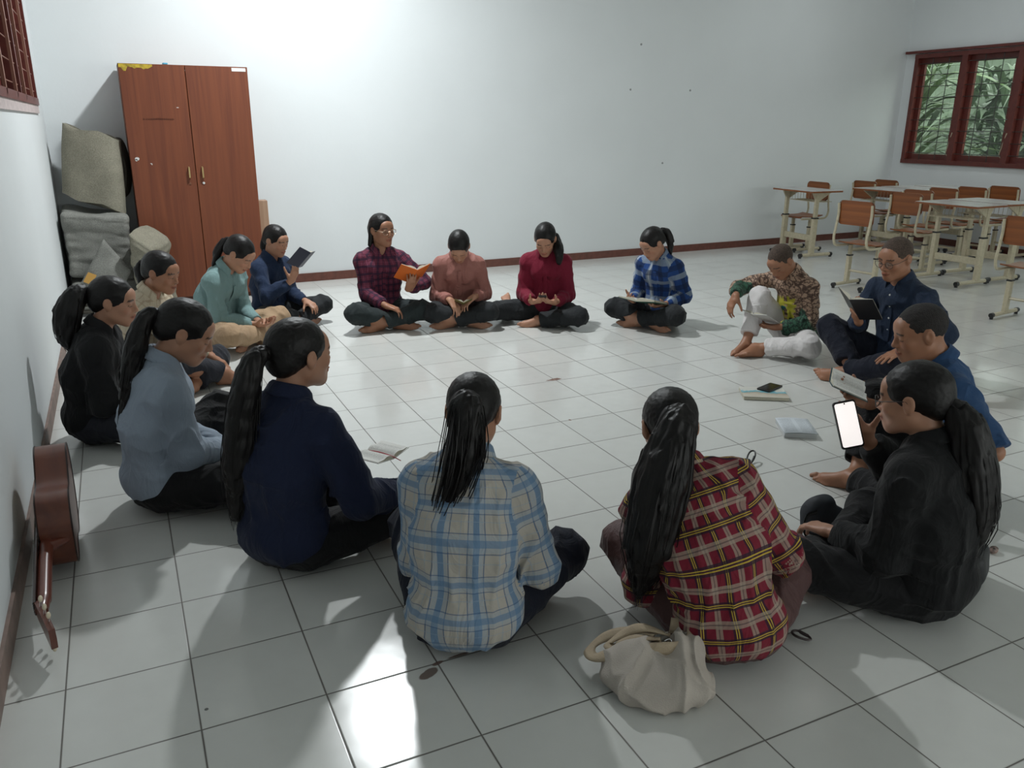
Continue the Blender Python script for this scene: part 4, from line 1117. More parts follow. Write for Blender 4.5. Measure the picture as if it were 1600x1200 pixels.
def carpets():
    # upper bundle: a tall flattened roll leaning in the corner, open at the top
    mb = MB(); c = A3(-1.20, 1.90, 0.885); Z = A3(0.06, 0.10, 0.99); Z = unit(Z); X = unit(A3(0.97, -0.25, 0.0)); Y = np.cross(Z, X)
    def loop(sx, sy, k=24, ph=0.0):
        return [(sx*np.sign(math.cos(t))*abs(math.cos(t))**0.55, sy*np.sign(math.sin(t))*abs(math.sin(t))**0.7) for t in np.linspace(0, 2*math.pi, k+1)[:-1]]
    rows_o = []; rows_i = []
    for j in range(16):
        v = j/15; z = v*0.58; sx = 0.245-0.03*v; sy = 0.115+0.02*math.sin(v*3); o_, i_ = [], []
        for (x, y) in loop(sx, sy, 40):
            tilt = -0.05*(x/0.2)*v+0.015*math.sin(x*20)
            p = c+X*(x+0.02*v)+Y*(y)+Z*(z+tilt-0.06*(1-v)*(x/0.2))
            d_ = 0.014*float(vnoise(p*6+2)); r = math.hypot(x, y)
            o_.append(p+(X*x+Y*y)/r*d_); i_.append(p-(X*x+Y*y)/r*(0.022-d_))
        rows_o.append(o_); rows_i.append(i_)
    mb.grid(rows_o+rows_i[::-1], closed=True)
    n_ = 40; base = rows_o[0]; cc = np.mean(base, 0)+Z*(-0.02); mb.add(base+[cc], [(i, n_, (i+1) % n_) for i in range(n_)])
    base = rows_i[3]; cc = np.mean(base, 0); mb.add(base+[cc], [(i, (i+1) % n_, n_) for i in range(n_)])
    for s in (-0.02, 0.03, 0.07):
        sheet(mb, [c+X*(-0.15)+Y*s+Z*0.40, c+X*(0.0)+Y*(s+0.01)+Z*0.42, c+X*0.15+Y*s+Z*0.40], 0.016, Z, 0.0, 0.13, n=4)
    o = mb.build('folded_carpet', M_felt, ang=1.2); tag(o, 'rolled beige-grey felt carpet standing open-topped on the pile beside the wardrobe', 'carpet', 'folded felt carpets in the corner')
    mb = MB(); q = A3(-0.965, 2.02, 0.88)
    sheet(mb, [q+A3(-0.05, 0.05, 0.02), q+A3(0.02, 0.0, 0.10), q+A3(0.05, 0.02, 0.30), q+A3(0.01, 0.06, 0.50), q+A3(-0.06, 0.08, 0.52)], 0.03, unit(A3(0.3, 1, 0)), -0.08, 0.10)
    o = mb.build('folded_carpet', M_feltd); tag(o, 'dark folded carpet edge squeezed between the upright roll and the wardrobe', 'carpet', 'folded felt carpets in the corner')
    def slab(cx, cy, z0, z1, sx, sy, rz, m, label, bulge=0.03, seed=1, tilt=(0, 0)):
        pr = [rbox((0, 0, (z1-z0)/2), (sx, sy, (z1-z0)/2), 0.035, k=0.02)]
        R_ = np.eye(3)
        def dis(P): return -bulge*0.5*vnoise(P*6+seed)-0.008*vnoise(P*A3(10, 10, 30)+seed*3)+0.005*np.maximum(0, np.sin(P[..., 2]*2*math.pi/0.14+5*vnoise(P*3)))**6
        V, F = sdf_mesh(pr, 0.013, dis); 
        V[:, 2] = V[:, 2]+z0+tilt[0]*V[:, 0]+tilt[1]*V[:, 1]
        V[:, 2] = np.maximum(V[:, 2], 0.0)
        o = np_mesh('folded_carpet', V, F, [m]); o.location = (cx, cy, 0); o.rotation_euler = (0, 0, rz)
        tag(o, label, 'carpet', 'folded felt carpets in the corner'); return o
    slab(-1.20, 1.90, 0.0, 0.265, 0.26, 0.28, 0.05, M_felt2, 'grey folded felt carpet at the bottom of the pile on the floor', seed=2)
    slab(-1.215, 1.92, 0.285, 0.82, 0.245, 0.27, 0.0, M_felt2, 'bulky grey felt carpet bundle in the middle of the pile', 0.05, seed=5, tilt=(-0.10, 0.03))
    slab(-0.825, 1.52, 0.0, 0.64, 0.10, 0.19, -0.45, M_felt, 'beige folded carpet standing against the lower left of the wardrobe', 0.045, seed=8, tilt=(-0.7, 0.1))
    # draped corner flap with an orange tag
    mb = MB()
    a, b_, c_ = A3(-1.43, 1.525, 0.20), A3(-1.17, 1.56, 0.62), A3(-0.99, 1.50, 0.36); d_ = A3(-1.18, 1.42, 0.05)
    rows = []
    for i in range(13):
        u = i/12; r = []
        for j in range(13):
            v = j/12; p = a*(1-u)*(1-v)+b_*u*(1-v)+c_*u*v+d_*(1-u)*v; r.append(p+A3(0, -0.03*math.sin(math.pi*u)*math.sin(math.pi*v)-0.01*float(vnoise(p*8)), 0))
        rows.append(r)
    mb.grid(rows); o = mb.build('carpet_flap', M_felt2); md = o.modifiers.new('t', 'SOLIDIFY'); md.thickness = 0.022; md.offset = -1
    tag(o, 'pointed grey carpet corner folded over the front of the pile, with orange tag', 'carpet', 'folded felt carpets in the corner')
    mb = MB(); mb.add([a+(b_-a)*0.22+A3(0.01, -0.035, 0), a+(b_-a)*0.40+A3(0.01, -0.035, 0), a+(b_-a)*0.38+A3(0.075, -0.045, -0.02), a+(b_-a)*0.20+A3(0.07, -0.045, -0.02)], [(0, 3, 2, 1)])
    t = mb.build('orange_tag', mat('orange_tag', (0.55, 0.30, 0.07), 0.6), o, smooth=False); t.modifiers.new('t', 'SOLIDIFY').thickness = 0.003
    for i in range(4):
        mb = MB(); z = 0.03+0.032*i
        sheet(mb, [(-1.42, 1.50, z), (-1.46, 1.50, z+0.013), (-1.42, 1.50, z+0.024)], 0.009, A3(0.9, -0.15, 0), 0.0, 0.22-0.02*i, n=4)
        o = mb.build('carpet_edge', M_felt2 if i % 2 else M_feltd); tag(o, ('lowest', 'second lowest', 'third lowest', 'topmost')[i]+' thin folded carpet edge by the left wall at the foot of the pile', 'carpet', 'folded felt carpets in the corner')
carpets()

# ---------------------------------------------------------------- school desks and chairs
def rrect(w, h, r, n=5):
    out = []
    for cx, cy, a0 in ((w-r, h-r, 0), (-w+r, h-r, 90), (-w+r, -h+r, 180), (w-r, -h+r, 270)):
        for k in range(n+1):
            a = math.radians(a0+90*k/n); out.append((cx+r*math.cos(a), cy+r*math.sin(a)))
    return out
def make_desk():
    r = empty('school_desk')
    mb = MB(); mb.prism(rrect(0.35, 0.25, 0.03), 0.783, 0.800); t = mb.build('desk_top', M_ply, r, smooth=False)
    mb = MB(); mb.prism(rrect(0.345, 0.245, 0.028), 0.8002, 0.8035); mb.build('laminate', M_top, t, smooth=False)
    for s in (-1, 1):
        mb = MB(); x = s*0.26
        mb.box((x, 0.07, 0.26), (0.022, 0.034, 0.215), bev=0.004); mb.box((x, 0.07, 0.63), (0.016, 0.026, 0.150), bev=0.003)
        mb.add([(x-0.01, -0.14, 0.782), (x-0.01, 0.15, 0.782), (x-0.01, 0.09, 0.68), (x-0.01, 0.04, 0.68), (x+0.01, -0.14, 0.782), (x+0.01, 0.15, 0.782), (x+0.01, 0.09, 0.68), (x+0.01, 0.04, 0.68)],
               [(3, 2, 1, 0), (4, 5, 6, 7), (0, 1, 5, 4), (1, 2, 6, 5), (2, 3, 7, 6), (3, 0, 4, 7)])
        lg = mb.build('leg', M_cream, r, smooth=False)
        mb = MB(); mb.box((x, 0.07, 0.478), (0.026, 0.038, 0.008), bev=0.002); mb.build('collar_clamp', M_black, lg, smooth=False)
        mb = MB(); mb.tube([(x, -0.23, 0.035), (x, 0.23, 0.035)], 0.021, 8); ft = mb.build('foot_bar', M_cream, r)
        for e in (-1, 1):
            mb = MB(); mb.tube([(x, e*0.215, 0.035), (x, e*0.25, 0.034)], 0.024, 8); mb.tube([(x, e*0.235, 0.0), (x, e*0.235, 0.03)], 0.017, 8)
            mb.build('foot_cap', M_black, ft)
    mb = MB(); mb.box((0, 0.07, 0.235), (0.24, 0.010, 0.035), bev=0.003); mb.build('cross_beam', M_cream, r, smooth=False)
    mb = MB()
    for y in (-0.17, -0.06, 0.05): mb.tube([(-0.25, y, 0.665), (0.25, y, 0.665)], 0.004, 5)
    for k in range(11): x = -0.24+k*0.048; mb.tube([(x, -0.17, 0.665), (x, 0.05, 0.665), (x, 0.055, 0.782)], 0.0028, 5)
    mb.build('wire_basket', M_cream, r); return r
def make_chair():
    r = empty('school_chair')
    mb = MB(); rows = []
    for (y, dz) in ((-0.17, 0.012), (-0.10, -0.002), (0.0, -0.006), (0.10, -0.002), (0.165, 0.0), (0.185, -0.012)):
        rows.append([A3(x, y, 0.435+dz+0.006*(abs(x)/0.18)**2) for x in np.linspace(-0.18, 0.18, 9)])
    mb.grid(rows); s_ = mb.build('seat', M_ply, r); md = s_.modifiers.new('t', 'SOLIDIFY'); md.thickness = 0.012; md.offset = 1; md.use_even_offset = True
    mb = MB(); pr = rrect(0.19, 0.115, 0.045)
    vs = []; 
    for yy in (0.0, 0.012): vs += [(x, -0.215-0.05*z+yy+0.05*(0.19**2-x*x)*-1*4*0.2, z+0.745) for x, z in pr]
    n_ = len(pr); mb.add(vs, [(i, (i+1) % n_, n_+(i+1) % n_, n_+i) for i in range(n_)])
    # front and back surfaces as strips
    for yy, fl in ((0.0, False), (0.012, True)):
        rows = []
        for k in range(13):
            x = -0.19+0.38*k/12; ex = max(0.0, abs(x)-0.145); hz = 0.115-(0.045-math.sqrt(max(0.045**2-ex*ex, 0)))
            rows.append([A3(x, -0.215-0.05*z+yy-0.04*(0.19**2-x*x), z+0.745) for z in np.linspace(-hz, hz, 5)])
        mb.grid(rows if fl else rows[::-1])
    mb.build('backrest', M_ply, r)
    for s in (-1, 1):
        x = s*0.178
        mb = MB(); mb.tube(catmull([(x, -0.235, 0.83), (x, -0.225, 0.72), (x, -0.245, 0.58), (x, -0.255, 0.50), (x, -0.225, 0.432), (x, -0.15, 0.418), (x, 0.0, 0.418), (x, 0.17, 0.418)], 5), 0.0125, 8)
        mb.build('side_tube', M_cream, r)
        mb = MB(); xx = s*0.15; mb.box((xx, 0.0, 0.175), (0.018, 0.026, 0.135), bev=0.003); mb.box((xx, 0.0, 0.36), (0.013, 0.020, 0.055), bev=0.002)
        lg = mb.build('leg', M_cream, r, smooth=False)
        mb = MB(); mb.box((xx, 0.0, 0.312), (0.022, 0.030, 0.007), bev=0.002); mb.build('collar_clamp', M_black, lg, smooth=False)
        mb = MB(); mb.tube([(xx, -0.20, 0.035), (xx, 0.20, 0.035)], 0.018, 8); ft = mb.build('foot_bar', M_cream, r)
        for e in (-1, 1):
            mb = MB(); mb.tube([(xx, e*0.19, 0.035), (xx, e*0.222, 0.034)], 0.021, 8); mb.tube([(xx, e*0.205, 0.0), (xx, e*0.205, 0.03)], 0.015, 8)
            mb.build('foot_cap', M_black, ft)
    mb = MB(); mb.tube([(-0.15, 0.0, 0.16), (0.15, 0.0, 0.16)], 0.012, 8); mb.build('cross_bar', M_cream, r)
    return r
def dup(root):
    r = root.copy(); COL.objects.link(r)
    for ch in list(root.children):
        c = ch.copy(); COL.objects.link(c); c.parent = r
        for g_ in ch.children:
            d = g_.copy(); COL.objects.link(d); d.parent = c
    return r
# (x, y, facing of the sitter in degrees, label)
DESKS = [
    (6.64, 1.70, 177, 'lone school desk beside the far wall, leftmost of the desks'),
    (6.70, -0.33, 2, 'nearest pale-topped school desk in front of the grilled window'),
    (7.60, 1.32, 3, 'school desk with pale top behind the nearest free chair, close to the room corner'),
    (7.24, -0.30, 0, 'school desk joined to the right side of the nearest pale-topped desk'),
    (8.14, 1.36, 0, 'school desk under the left pane of the grilled window'),
    (8.70, 1.32, 0, 'school desk under the middle pane of the grilled window'),
]
CHAIRS = [
    (6.90, 2.00, 178, 'school chair tucked under the lone desk beside the far wall'),
    (5.55, -0.22, 8, 'nearest school chair with full orange backrest, left of the nearest desk'),
    (8.05, 1.90, 0, 'school chair at the far side of the corner desk, its backrest rising over the top'),
    (8.50, 1.95, 0, 'school chair with only the top of its backrest above the desks near the corner'),
    (6.85, 0.28, 5, 'school chair with brown backrest standing between the two nearest desks'),
    (7.36, 0.55, 5, 'school chair with seat tucked behind the nearest desk, left of its siblings'),
    (7.88, 0.62, 3, 'school chair with orange backrest in the middle of the row behind the nearest desk'),
    (8.38, 0.62, 3, 'school chair with brown backrest right of the middle of that row'),
    (8.86, 0.55, 3, 'school chair at the right end of the row, by the edge of the photo'),
    (5.70, -1.80, 8, 'school chair cut by the right edge of the photo, seen with its foot bar'),
]
def furniture():
    p = make_desk()
    for i, (x, y, a, lb) in enumerate(DESKS):
        r = p if i == 0 else dup(p); r.location = (x, y, 0); r.rotation_euler = (0, 0, math.radians(a-90)); tag(r, lb, 'desk', 'school desks by the window')
    p = make_chair()
    for i, (x, y, a, lb) in enumerate(CHAIRS):
        r = p if i == 0 else dup(p); r.location = (x, y, 0); r.rotation_euler = (0, 0, math.radians(a-90)); tag(r, lb, 'chair', 'school chairs by the window')
furniture()
# ---------------------------------------------------------------- the sixteen people sitting in a circle
MATS['skin'] = make_skin(); MATS['hair'] = hair_material()
MATS['buzz'] = mat('shaved_hair_stubble', (0.072, 0.047, 0.034), 0.85, noise=(120, 0.6), bump=(300, 0.4))
MATS['buzz11'] = mat('short_black_hair', (0.016, 0.012, 0.011), 0.8, noise=(90, 0.5), bump=(260, 0.6))
m, n, l, b = new_mat('spectacle_lens'); n.remove(b)
_t = n.new('ShaderNodeBsdfTransparent'); _t.inputs['Color'].default_value = (0.97, 0.98, 0.98, 1); _g = n.new('ShaderNodeBsdfGlossy'); _g.inputs['Roughness'].default_value = 0.05
_f = n.new('ShaderNodeMixShader'); _f.inputs[0].default_value = 0.05; l.new(_t.outputs[0], _f.inputs[1]); l.new(_g.outputs[0], _f.inputs[2]); l.new(_f.outputs[0], n['Material Output'].inputs[0])
MATS['lens'] = m
def plain(name, c, rough=0.85, weave=0.12): return plaid(name, c, [], [], 1, 1, rough, weave=weave)
S_black = plain('black_shirt_cotton', (0.0095, 0.0095, 0.0105))
S_black12 = plain('black_knit', (0.0085, 0.0088, 0.0095))
S_navy15 = plain('navy_shirt_cotton', (0.0105, 0.0160, 0.0420))
S_navy4 = plain('dark_navy_shirt_cotton', (0.012, 0.024, 0.058))
S_navy10 = plain('navy_button_shirt', (0.015, 0.026, 0.052))
S_teal = plain('teal_shirt_cotton', (0.175, 0.275, 0.275))
S_blue16 = plain('light_blue_grey_cotton', (0.270, 0.320, 0.390))
S_pink = plain('dusty_pink_satin', (0.310, 0.130, 0.108), 0.6)
S_maroon = plain('maroon_cotton', (0.165, 0.008, 0.026), 0.8)
S_denim = plain('blue_denim_cotton', (0.023, 0.060, 0.140))
S_cream = plaid('cream_check', (0.50, 0.43, 0.32), [(0.5, 0.07, (0.30, 0.21, 0.14), 0.45), (0.1, 0.02, (0.30, 0.21, 0.14), 0.3)], [(0.5, 0.07, (0.30, 0.21, 0.14), 0.5), (0.1, 0.02, (0.3, 0.2, 0.14), 0.3)], 0.075, 0.075)
S_purple = plaid('purple_check', (0.120, 0.022, 0.044), [(0.5, 0.16, (0.022, 0.012, 0.032), 0.72), (0.0, 0.03, (0.30, 0.10, 0.16), 0.4), (1.0, 0.03, (0.30, 0.10, 0.16), 0.4)],
                 [(0.5, 0.16, (0.022, 0.012, 0.032), 0.72), (0.0, 0.03, (0.30, 0.10, 0.16), 0.4)], 0.058, 0.058)
S_blueck = plaid('big_blue_check', (0.018, 0.060, 0.215), [(0.25, 0.11, (0.30, 0.36, 0.42), 0.62), (0.25, 0.035, (0.6, 0.62, 0.62), 0.6), (0.75, 0.10, (0.010, 0.020, 0.055), 0.65)],
                 [(0.25, 0.13, (0.28, 0.34, 0.40), 0.62), (0.78, 0.12, (0.010, 0.020, 0.055), 0.65)], 0.19, 0.17)
W14 = (0.105, 0.205, 0.345); D14 = (0.055, 0.12, 0.235); L14 = (0.28, 0.37, 0.47)
S_lblue = plaid('light_blue_check', (0.44, 0.41, 0.36),
                [(0.50, 0.20, L14, 0.45), (0.50, 0.085, W14, 0.80), (0.27, 0.016, D14, 0.75), (0.73, 0.016, D14, 0.75), (0.05, 0.012, L14, 0.5)],
                [(0.50, 0.20, L14, 0.40), (0.50, 0.085, W14, 0.65), (0.27, 0.015, D14, 0.65), (0.73, 0.015, D14, 0.65), (0.05, 0.012, L14, 0.5)], 0.128, 0.100, weave=0.08)
Y13 = (0.60, 0.42, 0.05); C13 = (0.40, 0.33, 0.26); K13 = (0.030, 0.014, 0.030)
S_red = plaid('red_check', (0.185, 0.014, 0.030),
              [(0.25, 0.12, K13, 0.85), (0.217, 0.014, Y13, 0.85), (0.283, 0.014, Y13, 0.85), (0.75, 0.10, C13, 0.60), (0.75, 0.018, K13, 0.55)],
              [(0.25, 0.12, K13, 0.85), (0.217, 0.014, Y13, 0.85), (0.283, 0.014, Y13, 0.85), (0.75, 0.10, C13, 0.60), (0.75, 0.018, K13, 0.55)], 0.102, 0.097, weave=0.08)
def batik():
    m, n, l, b = new_mat('batik_print'); b.inputs['Roughness'].default_value = 0.75
    uv = n.new('ShaderNodeUVMap'); uv.uv_map = 'cloth'; M = lambda *a: math_node(n, l, *a)
    v = n.new('ShaderNodeTexVoronoi'); v.feature = 'DISTANCE_TO_EDGE'; v.inputs['Scale'].default_value = 30
    mp = n.new('ShaderNodeMapping'); mp.inputs['Scale'].default_value = (0.7, 1.3, 1); l.new(uv.outputs[0], mp.inputs['Vector'])
    ns = n.new('ShaderNodeTexNoise'); ns.inputs['Scale'].default_value = 28; ns.inputs['Distortion'].default_value = 1.2; l.new(mp.outputs[0], ns.inputs['Vector'])
    ad = n.new('ShaderNodeVectorMath'); ad.operation = 'MULTIPLY_ADD'; l.new(ns.outputs['Color'], ad.inputs[0]); ad.inputs[1].default_value = (0.05, 0.05, 0); l.new(mp.outputs[0], ad.inputs[2])
    l.new(ad.outputs[0], v.inputs['Vector'])
    k = n.new('ShaderNodeMapRange'); k.inputs['From Min'].default_value = 0.05; k.inputs['From Max'].default_value = 0.16; l.new(v.outputs['Distance'], k.inputs['Value'])
    a = n.new('ShaderNodeMix'); a.data_type = 'RGBA'; l.new(k.outputs[0], a.inputs[0]); a.inputs[6].default_value = (0.075, 0.040, 0.028, 1); a.inputs[7].default_value = (0.40, 0.265, 0.185, 1)
    # lower part: dark green print
    sp = n.new('ShaderNodeSeparateXYZ'); l.new(uv.outputs[0], sp.inputs[0])
    g = n.new('ShaderNodeMix'); g.data_type = 'RGBA'; l.new(k.outputs[0], g.inputs[0]); g.inputs[6].default_value = (0.006, 0.022, 0.014, 1); g.inputs[7].default_value = (0.030, 0.105, 0.062, 1)
    at = n.new('ShaderNodeAttribute'); at.attribute_name = 'zone'
    fin = n.new('ShaderNodeMix'); fin.data_type = 'RGBA'; l.new(at.outputs['Fac'], fin.inputs[0]); l.new(a.outputs[2], fin.inputs[6]); l.new(g.outputs[2], fin.inputs[7])
    at2 = n.new('ShaderNodeAttribute'); at2.attribute_name = 'burst'
    y = n.new('ShaderNodeMix'); y.data_type = 'RGBA'; l.new(at2.outputs['Fac'], y.inputs[0]); l.new(fin.outputs[2], y.inputs[6]); y.inputs[7].default_value = (0.46, 0.42, 0.035, 1)
    at3 = n.new('ShaderNodeAttribute'); at3.attribute_name = 'eye'
    t = n.new('ShaderNodeMix'); t.data_type = 'RGBA'; l.new(at3.outputs['Fac'], t.inputs[0]); l.new(y.outputs[2], t.inputs[6]); t.inputs[7].default_value = (0.01, 0.10, 0.11, 1)
    l.new(t.outputs[2], b.inputs['Base Color']); return m
S_batik = batik()
P_black = plain('black_trousers', (0.0095, 0.0095, 0.0105)); P_navy = plain('navy_black_trousers', (0.010, 0.012, 0.022))
P_char = plain('charcoal_trousers', (0.018, 0.020, 0.022)); P_green = plain('dark_green_grey_trousers', (0.020, 0.027, 0.028))
P_khaki = plain('khaki_trousers', (0.36, 0.245, 0.150)); P_white = plain('white_trousers', (0.68, 0.65, 0.645)); P_brown = plain('mauve_brown_trousers', (0.085, 0.042, 0.040), 0.6)
P_dgrey = plain('dark_slate_trousers', (0.020, 0.021, 0.028))
G_dark = mat('dark_spectacle_frame', (0.02, 0.015, 0.015), 0.3); G_gold = mat('thin_metal_spectacle_frame', (0.35, 0.25, 0.18), 0.3, metal=0.7)
B_white = mat('white_shirt_button', (0.75, 0.75, 0.72), 0.4); T_pale = mat('pale_hair_tie', (0.6, 0.58, 0.5), 0.6)
TF = (0.400, 0.205, 0.130); TM = (0.330, 0.155, 0.090)

